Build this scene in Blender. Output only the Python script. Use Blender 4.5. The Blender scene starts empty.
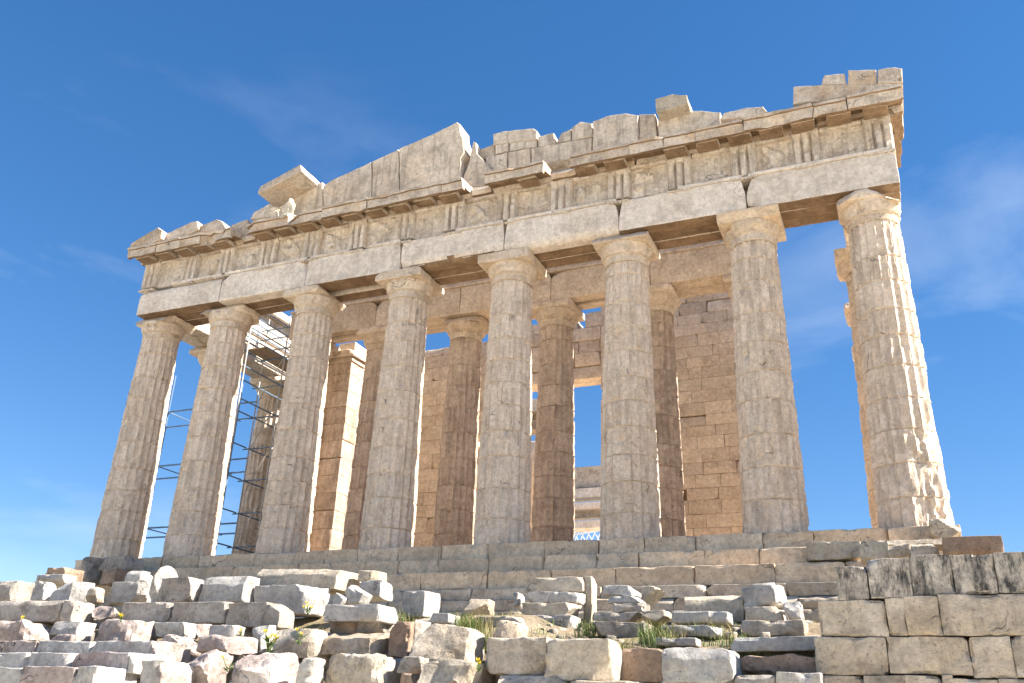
import bpy, bmesh, math, random
from mathutils import Vector, Matrix, noise
R = math.radians
S = bpy.context.scene
C = S.collection
random.seed(7)

# ------------------------------------------------------------------ camera
CAM = Vector((13.9042, -26.3485, -4.9928))
YAW, PIT, ROLL, FPX = -0.41710, 0.40200, 0.03985, 884.94
def cam_axes():
    cy, sy, cp, sp = math.cos(YAW), math.sin(YAW), math.cos(PIT), math.sin(PIT)
    f = Vector((sy*cp, cy*cp, sp)); r0 = Vector((cy, -sy, 0)); u0 = r0.cross(f)
    cr, sr = math.cos(ROLL), math.sin(ROLL)
    return cr*r0 + sr*u0, -sr*r0 + cr*u0, f
AX_R, AX_U, AX_F = cam_axes()
cd = bpy.data.cameras.new('camera'); cam = bpy.data.objects.new('camera', cd); C.objects.link(cam)
cam.matrix_world = Matrix(((AX_R.x, AX_U.x, -AX_F.x, CAM.x), (AX_R.y, AX_U.y, -AX_F.y, CAM.y),
                           (AX_R.z, AX_U.z, -AX_F.z, CAM.z), (0, 0, 0, 1)))
cd.sensor_width = 36; cd.lens = FPX/1024*36; cd.clip_end = 3000; cd.clip_start = 0.1
S.camera = cam
def at(px, py, Y):                      # the point of the vertical plane y = Y seen at a pixel of the photograph
    v = AX_F + AX_R*((px-512)/FPX) - AX_U*((py-341.5)/FPX)
    t = (Y-CAM.y)/v.y
    return CAM + v*t

# ------------------------------------------------------------------ world, sun, exposure
SUN_EL, SUN_AZ = 40.0, 11.0             # azimuth measured from +x (south) towards +y (east)
w = bpy.data.worlds.new('World'); S.world = w; w.use_nodes = True
nt = w.node_tree; N = nt.nodes; L = nt.links
bg = N['Background']; bg.inputs['Strength'].default_value = 0.084
sky = N.new('ShaderNodeTexSky'); sky.sky_type = 'NISHITA'; sky.sun_disc = False
sky.sun_elevation = R(SUN_EL); sky.sun_rotation = R(90-SUN_AZ)
sky.altitude = 1200; sky.air_density = 0.9; sky.dust_density = 0.0; sky.ozone_density = 2.0
tc = N.new('ShaderNodeTexCoord')
mp = N.new('ShaderNodeMapping'); mp.inputs['Scale'].default_value = (1.3, 1.3, 4.2); mp.inputs['Location'].default_value = (7.3, 2.4, 5.7)
mp.inputs['Rotation'].default_value = (0.25, 0.1, 0.3)
ns = N.new('ShaderNodeTexNoise'); ns.inputs['Scale'].default_value = 1.7; ns.inputs['Detail'].default_value = 7; ns.inputs['Roughness'].default_value = 0.55
ns.inputs['Distortion'].default_value = 0.6
cr = N.new('ShaderNodeValToRGB'); cr.color_ramp.elements[0].position = 0.54; cr.color_ramp.elements[1].position = 0.86
cr.color_ramp.elements[0].color = (0, 0, 0, 1); cr.color_ramp.elements[1].color = (0.26, 0.26, 0.26, 1)
mx = N.new('ShaderNodeMix'); mx.data_type = 'RGBA'; mx.inputs[7].default_value = (4.4, 4.7, 5.0, 1)
L.new(tc.outputs['Generated'], mp.inputs['Vector']); L.new(mp.outputs[0], ns.inputs['Vector']); L.new(ns.outputs['Fac'], cr.inputs[0])
sx = N.new('ShaderNodeSeparateXYZ'); L.new(tc.outputs['Generated'], sx.inputs[0])
ce = N.new('ShaderNodeMapRange'); ce.inputs[1].default_value = .64; ce.inputs[2].default_value = .48; L.new(sx.outputs['Z'], ce.inputs[0])
cmul = N.new('ShaderNodeMath'); cmul.operation = 'MULTIPLY'; L.new(cr.outputs[0], cmul.inputs[0]); L.new(ce.outputs[0], cmul.inputs[1])
L.new(cmul.outputs[0], mx.inputs[0]); hs = N.new('ShaderNodeHueSaturation'); hs.inputs['Saturation'].default_value = 1.55; hs.inputs['Hue'].default_value = 0.507; gm_ = N.new('ShaderNodeGamma'); gm_.inputs['Gamma'].default_value = 0.7; L.new(sky.outputs[0], gm_.inputs[0]); L.new(gm_.outputs[0], hs.inputs['Color']); L.new(hs.outputs[0], mx.inputs[6]); L.new(mx.outputs[2], bg.inputs['Color'])
sl = bpy.data.lights.new('sun', 'SUN'); sl.energy = 4.4; sl.angle = R(0.5); sl.color = (1, 0.93, 0.82)
so = bpy.data.objects.new('sun', sl); C.objects.link(so)
sd = Vector((math.cos(R(SUN_AZ))*math.cos(R(SUN_EL)), math.sin(R(SUN_AZ))*math.cos(R(SUN_EL)), math.sin(R(SUN_EL))))
so.rotation_euler = sd.to_track_quat('Z', 'Y').to_euler(); so.location = sd*80
S.view_settings.view_transform = 'Standard'; S.view_settings.look = 'None'
S.view_settings.exposure = 1.88; S.view_settings.gamma = 1

# ------------------------------------------------------------------ materials
def ramp(N, p0, c0, p1, c1):
    r = N.new('ShaderNodeValToRGB'); e = r.color_ramp.elements
    e[0].position = p0; e[0].color = (*c0, 1) if len(c0) == 3 else c0
    e[1].position = p1; e[1].color = (*c1, 1) if len(c1) == 3 else c1
    return r
def stone(name, c1, c2, dark=(.10, .09, .08), stain=.35, streak=.0, sc=1.0, bump=.35, crack=.4, isl=.25, lichen=.0, warm=None, warmf=.0, gain=1.36, patch=0):
    c1, c2 = [tuple(min(.74, c*gain) for c in q) for q in (c1, c2)]; warm = tuple(min(.74, c*gain) for c in warm) if warm else None
    m = bpy.data.materials.new(name); m.use_nodes = True
    nt = m.node_tree; N = nt.nodes; L = nt.links; b = N['Principled BSDF']
    b.inputs['Roughness'].default_value = .88; b.inputs['Specular IOR Level'].default_value = .25
    tc = N.new('ShaderNodeTexCoord'); oi = N.new('ShaderNodeObjectInfo'); ge = N.new('ShaderNodeNewGeometry')
    ad = N.new('ShaderNodeVectorMath'); ad.operation = 'MULTIPLY_ADD'
    cb = N.new('ShaderNodeCombineXYZ')
    L.new(oi.outputs['Random'], cb.inputs[0]); L.new(oi.outputs['Random'], cb.inputs[1]); L.new(ge.outputs['Random Per Island'], cb.inputs[2])
    ad.inputs[1].default_value = (37, 23, 5); L.new(cb.outputs[0], ad.inputs[0]); L.new(tc.outputs['Object'], ad.inputs[2])
    P = ad.outputs[0]
    def nz(scale, det=6, rough=.6, vec=None, dist=0):
        n = N.new('ShaderNodeTexNoise'); n.inputs['Scale'].default_value = scale*sc; n.inputs['Detail'].default_value = det
        n.inputs['Roughness'].default_value = rough; n.inputs['Distortion'].default_value = dist
        L.new(vec or P, n.inputs['Vector']); return n.outputs['Fac']
    def mixc(f, a, bcol, mode='MIX'):
        x = N.new('ShaderNodeMix'); x.data_type = 'RGBA'; x.blend_type = mode
        if hasattr(f, 'links'): L.new(f, x.inputs[0])
        else: x.inputs[0].default_value = f
        for k, v in ((6, a), (7, bcol)):
            if hasattr(v, 'links'): L.new(v, x.inputs[k])
            else: x.inputs[k].default_value = (*v, 1)
        return x.outputs[2]
    base = ramp(N, .40, c1, .60, c2); L.new(nz(.9, 8, .65), base.inputs[0]); col = base.outputs[0]
    if patch:                                             # paler inserts let into the shaft by restorers
        pv = N.new('ShaderNodeTexVoronoi'); pv.inputs['Scale'].default_value = 1.15; pv.distance = 'CHEBYCHEV'; L.new(P, pv.inputs['Vector'])
        sc_ = N.new('ShaderNodeSeparateColor'); L.new(pv.outputs['Color'], sc_.inputs[0]); pr = ramp(N, .87, (0, 0, 0), .88, (patch,)*3); L.new(sc_.outputs[0], pr.inputs[0])
        col = mixc(pr.outputs[0], col, (.72, .62, .50))
    if warm:
        wr = ramp(N, .50, (0, 0, 0), .64, (warmf,)*3); L.new(nz(.55, 6, .6, dist=.5), wr.inputs[0]); col = mixc(wr.outputs[0], col, warm)
    fine = ramp(N, .36, (.76, .75, .74), .60, (1.14, 1.14, 1.14)); L.new(nz(7, 9, .78), fine.inputs[0]); col = mixc(1.0, col, fine.outputs[0], 'MULTIPLY')
    # value change from stone to stone
    mr = N.new('ShaderNodeMapRange'); mr.inputs[3].default_value = 1-isl; mr.inputs[4].default_value = 1+isl*.7
    sm = N.new('ShaderNodeMath'); sm.operation = 'ADD'; L.new(ge.outputs['Random Per Island'], sm.inputs[0]); L.new(oi.outputs['Random'], sm.inputs[1])
    fr = N.new('ShaderNodeMath'); fr.operation = 'FRACT'; L.new(sm.outputs[0], fr.inputs[0]); L.new(fr.outputs[0], mr.inputs[0])
    col = mixc(1.0, col, mr.outputs[0], 'MULTIPLY')
    # grey-black weathering blotches
    st = ramp(N, .50, (0, 0, 0), .64, (stain,)*3); L.new(nz(1.5, 9, .68, dist=.35), st.inputs[0]); col = mixc(st.outputs[0], col, dark)
    if streak:
        mp = N.new('ShaderNodeMapping'); mp.inputs['Scale'].default_value = (1, 1, .12); L.new(P, mp.inputs['Vector'])
        sr = ramp(N, .50, (0, 0, 0), .63, (streak,)*3); L.new(nz(4.5, 6, .62, mp.outputs[0]), sr.inputs[0]); col = mixc(sr.outputs[0], col, dark)
    if lichen:
        mp = N.new('ShaderNodeMapping'); mp.inputs['Scale'].default_value = (1, 1, .32); L.new(P, mp.inputs['Vector'])
        sr = ramp(N, .46, (0, 0, 0), .58, (lichen,)*3); L.new(nz(4.2, 12, .8, mp.outputs[0], .15), sr.inputs[0])
        col = mixc(sr.outputs[0], col, (.045, .045, .045))
    pt = ramp(N, .60, (0, 0, 0), .67, (.55,)*3); L.new(nz(16, 4, .6), pt.inputs[0]); col = mixc(pt.outputs[0], col, tuple(c*.8 for c in dark))   # small dark pits
    vo = N.new('ShaderNodeTexVoronoi'); vo.feature = 'DISTANCE_TO_EDGE'; vo.inputs['Scale'].default_value = .75*sc
    dv = N.new('ShaderNodeVectorMath'); dv.operation = 'MULTIPLY_ADD'; dn = N.new('ShaderNodeTexNoise'); dn.inputs['Scale'].default_value = 2.2*sc
    L.new(P, dn.inputs['Vector']); L.new(dn.outputs['Color'], dv.inputs[0]); dv.inputs[1].default_value = (.7, .7, .7); L.new(P, dv.inputs[2]); L.new(dv.outputs[0], vo.inputs['Vector'])
    cr_ = ramp(N, 0, (1, 1, 1), .012, (0, 0, 0)); L.new(vo.outputs['Distance'], cr_.inputs[0])
    mk = ramp(N, .55, (0, 0, 0), .64, (crack,)*3); L.new(nz(.8, 3), mk.inputs[0])
    cm = N.new('ShaderNodeMath'); cm.operation = 'MULTIPLY'; L.new(cr_.outputs[0], cm.inputs[0]); L.new(mk.outputs[0], cm.inputs[1])
    col = mixc(cm.outputs[0], col, (.06, .05, .04))
    L.new(col, b.inputs['Base Color'])
    h1 = nz(3.2, 10, .7); h2 = N.new('ShaderNodeMath'); h2.operation = 'SUBTRACT'; L.new(h1, h2.inputs[0]); L.new(cm.outputs[0], h2.inputs[1])
    bp = N.new('ShaderNodeBump'); bp.inputs['Strength'].default_value = min(1, bump*1.7); bp.inputs['Distance'].default_value = .09
    L.new(h2.outputs[0], bp.inputs['Height']); L.new(bp.outputs[0], b.inputs['Normal'])
    return m
def plain(name, col, rough=.6, metal=0):
    m = bpy.data.materials.new(name); m.use_nodes = True; N = m.node_tree.nodes; L = m.node_tree.links; b = N['Principled BSDF']
    n = N.new('ShaderNodeTexNoise'); n.inputs['Scale'].default_value = 6; n.inputs['Detail'].default_value = 5
    r = ramp(N, .3, tuple(c*.7 for c in col), .7, tuple(min(1, c*1.2) for c in col)); L.new(n.outputs['Fac'], r.inputs[0]); L.new(r.outputs[0], b.inputs['Base Color'])
    b.inputs['Roughness'].default_value = rough; b.inputs['Metallic'].default_value = metal
    return m
M = {}
M['shaft'] = stone('weathered column marble', (.545, .455, .37), (.49, .395, .305), (.24, .185, .145), .28, .40, 1, .35, .8, .06, warm=(.47, .36, .26), warmf=.4, patch=.55)
M['capital'] = stone('capital marble', (.52, .44, .355), (.46, .375, .29), (.20, .15, .115), .35, .15, 1, .45, .5, .06, warm=(.45, .33, .21), warmf=.45)
M['arch'] = stone('pale architrave marble', (.545, .488, .43), (.49, .43, .37), (.24, .20, .17), .3, .12, .8, .25, .4, .06, warm=(.44, .37, .29), warmf=.35)
M['frieze'] = stone('frieze marble', (.535, .475, .41), (.46, .40, .335), (.18, .14, .115), .40, .35, 1.3, .55, .6, .10, warm=(.40, .29, .19), warmf=.4)
M['cornice'] = stone('cornice marble', (.49, .425, .355), (.39, .325, .26), (.14, .11, .09), .45, .1, 1.2, .5, .6, .08, warm=(.38, .25, .14), warmf=.6)
M['tymp'] = stone('tympanum marble', (.49, .425, .35), (.41, .345, .275), (.20, .165, .135), .45, .45, 1, .4, .6, .10, warm=(.45, .34, .24), warmf=.4)
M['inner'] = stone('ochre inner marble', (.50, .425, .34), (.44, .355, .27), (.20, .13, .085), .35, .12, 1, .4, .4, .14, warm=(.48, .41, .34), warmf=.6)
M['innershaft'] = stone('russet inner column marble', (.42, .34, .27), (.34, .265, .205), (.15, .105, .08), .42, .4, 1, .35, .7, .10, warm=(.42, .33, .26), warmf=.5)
M['step'] = stone('krepis marble', (.545, .43, .305), (.48, .365, .25), (.20, .165, .135), .35, .08, 1, .35, .7, .14, warm=(.42, .32, .23), warmf=.5)
M['found'] = stone('foundation limestone', (.45, .385, .31), (.36, .29, .22), (.16, .13, .11), .5, .1, 1, .45, .6, .2, warm=(.42, .32, .22), warmf=.4)
M['white'] = stone('white marble', (.53, .505, .47), (.44, .41, .375), (.17, .155, .14), .5, .08, 1.4, .45, .5, .14, gain=1.0)
M['cream'] = stone('cream marble', (.53, .465, .375), (.43, .365, .28), (.18, .155, .125), .45, .06, 1.4, .45, .5, .12, warm=(.50, .39, .26), warmf=.4, gain=1.08)
M['grey'] = stone('grey weathered limestone', (.35, .315, .275), (.26, .225, .19), (.085, .075, .068), .6, .1, 1.6, .5, .4, .14, warm=(.38, .33, .27), warmf=.5)
M['pink'] = stone('pinkish bedrock limestone', (.47, .395, .355), (.35, .28, .25), (.15, .12, .105), .55, .0, 1.6, .85, .8, .16, warm=(.58, .53, .49), warmf=.6, gain=1.1)
M['beige'] = stone('beige limestone', (.51, .445, .365), (.40, .335, .26), (.13, .11, .09), .5, .08, 1.5, .7, .7, .14, warm=(.50, .37, .24), warmf=.4, gain=1.15)
M['wall'] = stone('stained wall limestone', (.46, .40, .325), (.36, .30, .235), (.13, .11, .09), .5, .3, 1.2, .55, .3, .16, warm=(.42, .33, .22), warmf=.5)
M['walltop'] = stone('lichen blackened limestone', (.46, .415, .355), (.35, .305, .255), (.10, .09, .08), .5, .35, 1.2, .55, .3, .12, lichen=.97)
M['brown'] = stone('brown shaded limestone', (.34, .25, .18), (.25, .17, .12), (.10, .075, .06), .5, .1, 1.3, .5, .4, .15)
M['earth'] = stone('dry earth', (.36, .29, .20), (.26, .20, .135), (.12, .10, .06), .5, .0, 2.2, .9, .0, .0, warm=(.20, .21, .07), warmf=.6, gain=1.1)
M['bedrock'] = stone('pale bedrock', (.60, .51, .40), (.50, .42, .32), (.25, .22, .18), .35, .0, .6, .6, .6, .0)
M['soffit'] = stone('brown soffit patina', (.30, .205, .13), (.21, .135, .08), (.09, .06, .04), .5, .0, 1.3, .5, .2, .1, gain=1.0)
M['statue'] = stone('statue marble', (.60, .54, .44), (.50, .43, .34), (.2, .16, .12), .3, .0, 3, .4, .3, .1)
M['pipe'] = plain('painted steel pipe', (.14, .22, .33), .5, .1)
M['pipelight'] = plain('galvanised pipe', (.45, .45, .44), .5, .3)
M['plank'] = plain('timber plank', (.30, .21, .13), .8)
M['truss'] = plain('white steel truss', (.75, .76, .78), .5)
M['grass'] = plain('grass blade', (.115, .165, .035), .7)
M['drygrass'] = plain('dry grass blade', (.33, .27, .12), .8)
M['leaf'] = plain('weed leaf', (.09, .15, .03), .6)
M['petal'] = plain('yellow petal', (.80, .62, .03), .6)

# ------------------------------------------------------------------ mesh helpers
class MB:
    def __init__(s): s.v = []; s.f = []
    def add(s, vs, fs):
        o = len(s.v); s.v += vs; s.f += [tuple(i+o for i in f) for f in fs]
    def build(s, name, mat, parent=None, smooth=35, loc=(0, 0, 0)):
        me = bpy.data.meshes.new(name); me.from_pydata([tuple(v) for v in s.v], [], s.f)
        bm = bmesh.new(); bm.from_mesh(me); bmesh.ops.recalc_face_normals(bm, faces=bm.faces); bm.to_mesh(me); bm.free()
        me.materials.append(mat)
        if smooth is not None:
            me.shade_smooth(); me.set_sharp_from_angle(angle=R(smooth))
        o = bpy.data.objects.new(name, me); C.objects.link(o)
        if parent: o.parent = parent; o.location = -world_loc(parent)+Vector(loc)
        else: o.location = loc
        return o
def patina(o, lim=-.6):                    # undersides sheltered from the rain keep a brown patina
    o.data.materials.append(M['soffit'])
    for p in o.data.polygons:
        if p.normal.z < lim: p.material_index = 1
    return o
def world_loc(o):
    v = Vector((0, 0, 0))
    while o: v = v+o.location; o = o.parent
    return v
def tag(o, label=None, cat=None, group=None, kind=None):
    if label: o['label'] = label
    if cat: o['category'] = cat
    if group: o['group'] = group
    if kind: o['kind'] = kind
    return o
def empty(name, loc, label, cat, group=None):
    o = bpy.data.objects.new(name, None); C.objects.link(o); o.location = loc; o.empty_display_size = .3
    return tag(o, label, cat, group)
def axis_pts(h, b, res):
    inner = max(1, min(13, int(round(2*(h-b)/res))))
    b2 = min(b*2.4, h*.9)
    a = [-h, -h+b*.4, -h+b, -h+b2]
    a += [-(h-b2)+2*(h-b2)*i/inner for i in range(1, inner)]
    return a+[h-b2, h-b, h-b*.4, h]
def rock(mb, c, dims, seed, bevel=.03, rough=.012, res=.14, cuts=0, cutd=.16, rot=None, nscale=1.0, chipk=0.0):
    """a rectangular block with worn arrises, knocked-off corners and an uneven face, appended to mb"""
    rnd = random.Random(seed)
    h = [d/2 for d in dims]; bevel = min(bevel, min(h)*.6)
    A = [axis_pts(h[k], bevel, res) for k in range(3)]
    n = [len(a) for a in A]; idx = {}; vs = []; fs = []
    def vid(i, j, k):
        key = (i, j, k)
        if key not in idx: idx[key] = len(vs); vs.append(Vector((A[0][i], A[1][j], A[2][k])))
        return idx[key]
    for k in (0, n[2]-1):
        for i in range(n[0]-1):
            for j in range(n[1]-1): fs.append((vid(i, j, k), vid(i+1, j, k), vid(i+1, j+1, k), vid(i, j+1, k)))
    for j in (0, n[1]-1):
        for i in range(n[0]-1):
            for k in range(n[2]-1): fs.append((vid(i, j, k), vid(i+1, j, k), vid(i+1, j, k+1), vid(i, j, k+1)))
    for i in (0, n[0]-1):
        for j in range(n[1]-1):
            for k in range(n[2]-1): fs.append((vid(i, j, k), vid(i, j+1, k), vid(i, j+1, k+1), vid(i, j, k+1)))
    off = Vector((rnd.uniform(-90, 90), rnd.uniform(-90, 90), rnd.uniform(-90, 90)))
    planes = []
    for q in range(cuts):
        s = Vector((rnd.choice((-1, 1)), rnd.choice((-1, -1, 1)), rnd.choice((-1, 1, 1))))
        nv = Vector((s.x*rnd.uniform(.3, 1), s.y*rnd.uniform(.3, 1), s.z*rnd.uniform(.3, 1)))
        if rnd.random() < .4: nv[rnd.randrange(3)] = 0
        nv.normalize()
        corner = Vector((math.copysign(h[0], nv.x), math.copysign(h[1], nv.y), math.copysign(h[2], nv.z)))
        planes.append((nv, corner.dot(nv)-cutd*rnd.uniform(.35, 1.0)))
    out = []
    for p in vs:
        q0 = (p+off)
        b = bevel*max(.15, 1+1.3*noise.noise(q0*2.3))
        b = min(b, bevel)
        q = Vector((max(-(h[0]-b), min(h[0]-b, p.x)), max(-(h[1]-b), min(h[1]-b, p.y)), max(-(h[2]-b), min(h[2]-b, p.z))))
        d = p-q
        if d.length > b: p = q+d*(b/d.length)
        e = sorted((h[0]-abs(q.x), h[1]-abs(q.y), h[2]-abs(q.z)))[1]          # closeness to an arris
        if e < bevel*3.2 and chipk:
            ck = noise.noise(q0*2.9)+.55*noise.noise(q0*6.5)-.12
            if ck > 0: p = p-(q.normalized() if q.length > 0 else p)*min(.09, ck*.16*chipk)*(1-e/(bevel*3.2))
        for nv, dd in planes:
            s = p.dot(nv)-dd+.03*noise.noise(q0*3.1)
            if s > 0: p = p-nv*s*.97
        dn = noise.noise_vector(q0*1.7*nscale)*.65+noise.noise_vector(q0*4.3*nscale)*.45+noise.noise_vector(q0*9*nscale)*.22
        p = p+dn*rough
        if rot: p = rot @ p
        out.append(p+Vector(c))
    mb.add(out, fs)
def tube(mb, a, b, r, n=7):
    a = Vector(a); b = Vector(b); d = (b-a).normalized(); x = d.orthogonal().normalized(); y = d.cross(x)
    vs = []
    for p in (a, b):
        for i in range(n): t = 2*math.pi*i/n; vs.append(p+(x*math.cos(t)+y*math.sin(t))*r)
    fs = [(i, (i+1) % n, n+(i+1) % n, n+i) for i in range(n)]+[tuple(range(n))[::-1], tuple(range(n, 2*n))]
    mb.add(vs, fs)
def course(mb, x0, x1, yf, depth, z0, z1, lens, seed, gap=.006, jit=.012, bevel=.02, rough=.008, res=.3, cuts=.35, skip=(), chipk=.7):
    """one course of blocks along x, its face at y = yf"""
    rnd = random.Random(seed); x = x0; k = 0
    while x < x1-.05:
        l = rnd.uniform(*lens); e = min(x1, x+l)
        if x1-e < lens[0]*.5: e = x1
        if k not in skip:
            yj = rnd.uniform(-jit, jit)
            rock(mb, ((x+e)/2, yf+depth/2+yj, (z0+z1)/2), (e-x-gap, depth, z1-z0-gap), seed*31+k, bevel, rough, res, 2 if rnd.random() < cuts else 0, .12, chipk=chipk)
        x = e; k += 1
def poly_slab(name, pix, Y, depth, mat, parent, seed=1, rough=.02, step=.18, inset=.03):
    """outline given at its own plane y = Y, turned into a real slab with worn edges"""
    P = [at(px, py, Y) for px, py in pix]; P = [Vector((p.x, 0, p.z)) for p in P]
    ring = []
    for i, a in enumerate(P):
        b = P[(i+1) % len(P)]; n = max(1, int((b-a).length/step))
        for k in range(n):
            q = a.lerp(b, k/n); nv = noise.noise_vector(Vector((q.x*2.7+seed*7.1, q.z*2.7, seed)))*rough+noise.noise_vector(Vector((q.x*9+seed, q.z*9, seed)))*rough*.6
            ring.append(q+Vector((nv.x, 0, nv.z)))
    cen = sum(ring, Vector())/len(ring); n = len(ring); vs = []
    for y, ins in ((0, inset), (inset, 0), (depth-inset, 0), (depth, inset)):
        for i, q in enumerate(ring):
            t = (ring[(i+1) % n]-ring[i-1]).normalized(); nr = Vector((-t.z, 0, t.x))
            if nr.dot(cen-q) < 0: nr = -nr
            v = q+nr*ins; vs.append(Vector((v.x, Y+y+.012*noise.noise(v*2+Vector((0, y*9, seed))), v.z)))
    fs = [tuple(range(n))]
    for s in range(3):
        for i in range(n): fs.append((s*n+i, s*n+(i+1) % n, s*n+n+(i+1) % n, s*n+n+i))
    fs.append(tuple(range(3*n, 4*n)))
    mb = MB(); mb.add(vs, fs)
    return mb.build(name, mat, parent, 30)

# ------------------------------------------------------------------ ground
def lerp_tab(t, x):
    if x <= t[0][0]: return t[0][1]
    for (a, za), (b, zb) in zip(t, t[1:]):
        if x <= b: return za+(zb-za)*(x-a)/(b-a)
    return t[-1][1]
PROF = [(-900, -7.5), (-40, -6.8), (-20, -6.5), (-17, -5.8), (-15.2, -5.15), (-14.45, -5.0), (-13.95, -4.9), (-13.55, -4.5), (-12.75, -4.12), (-12.4, -3.95), (-11.3, -3.72), (-10.5, -3.52), (-9.6, -3.32), (-8, -3.12), (-6, -2.95), (-3.4, -2.75), (60, -2.75), (120, -12), (900, -40)]
PROFR = [(-900, -7.5), (-40, -6.6), (-20, -6.5), (-14, -6.1), (-13.3, -5.9), (-13.0, -3.2), (-6, -2.95), (60, -2.75), (120, -12), (900, -40)]
PROFL = [(-900, -7.5), (-40, -6.8), (-20, -6.5), (-17, -5.9), (-15.2, -5.4), (-14.3, -5.05), (-13.6, -4.75), (-13.0, -4.45), (-12.3, -4.05), (-11.6, -3.65), (-10.6, -3.25), (-6, -2.95), (-3.4, -2.75), (60, -2.75), (120, -12), (900, -40)]
def ground_z(x, y):
    t = max(0, min(1, (x-13.0)/.5)); u = max(0, min(1, (x-7.6)/.7)); z = (lerp_tab(PROF, y)*u+lerp_tab(PROFL, y)*(1-u))*(1-t)+lerp_tab(PROFR, y)*t
    far = max(0, abs(x)-24)
    z -= min(12, far*.10) if y > -16 else min(2, far*.05)
    return z
xs = [-900, -400, -200, -100, -60, -45, -36, -30]+[-26+i*.4 for i in range(125)]+[26, 32, 40, 55, 80, 120, 250, 500, 900]
ys = [-900, -400, -200, -100, -60, -45, -36, -30, -26, -23, -21, -19.5]+[-18.5+i*.14 for i in range(112)]+[-2, 0, 5, 15, 30, 50, 60, 70, 85, 100, 120, 200, 400, 900]
gm = MB(); vs = []
for y in ys:
    for x in xs:
        n = noise.noise(Vector((x*1.3, y*1.3, 3)))*.07+noise.noise(Vector((x*4, y*4, 9)))*.03 if abs(x) < 30 and -20 < y < 0 else 0
        vs.append(Vector((x, y, ground_z(x, y)+n)))
nx = len(xs)
gm.add(vs, [(j*nx+i, j*nx+i+1, (j+1)*nx+i+1, (j+1)*nx+i) for j in range(len(ys)-1) for i in range(nx-1)])
gd = gm.build('ground', M['earth'], None, 60); gd.data.materials.append(M['bedrock'])
for pl in gd.data.polygons:
    if pl.center.y < -14.2 or abs(pl.center.x) > 26 or pl.center.y > -3: pl.material_index = 1
tag(gd, kind='structure')

# ------------------------------------------------------------------ the temple
T = empty('temple', (0, 0, -2.7), 'ruined ancient marble temple with eight fluted front columns and a broken pediment', 'temple')
XC = [-14.42, -10.74, -6.444, -2.148, 2.148, 6.444, 10.74, 14.42]

# stepped base
def step(name, hx, yf, z0, z1, seed, yb=62, lens=(1.2, 1.9), mat='step', xl=None, cuts=.7):
    mb = MB(); xl = -hx if xl is None else xl
    course(mb, xl, hx, yf, .9, z0, z1, lens, seed, .006, .018, .022, .016, .13, cuts, chipk=1.5)
    x0, x1, y0, y1 = xl+.02, hx-.02, yf+.88, yb
    mb.add([Vector(p) for p in ((x0, y0, z0), (x1, y0, z0), (x1, y1, z0), (x0, y1, z0), (x0, y0, z1-.012), (x1, y0, z1-.012), (x1, y1, z1-.012), (x0, y1, z1-.012))],
           [(0, 3, 2, 1), (4, 5, 6, 7), (0, 1, 5, 4), (1, 2, 6, 5), (2, 3, 7, 6), (3, 0, 4, 7)])
    return mb.build(name, M[mat], T)
step('stylobate', 15.44, -1.0, -.55, 0, 11)
step('step', 16.1, -1.7, -1.07, -.553, 12)
step('step', 16.75, -2.4, -1.6, -1.073, 13, lens=(1.6, 2.3))
step('foundation_course', 16.9, -2.62, -1.93, -1.603, 14, mat='found', lens=(1.3, 2.2))
step('foundation_course', 17.0, -2.78, -2.28, -1.933, 15, mat='found', lens=(1.1, 1.8))
step('foundation_course', 17.1, -2.95, -2.9, -2.283, 16, mat='found', lens=(1.2, 1.7))

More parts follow.
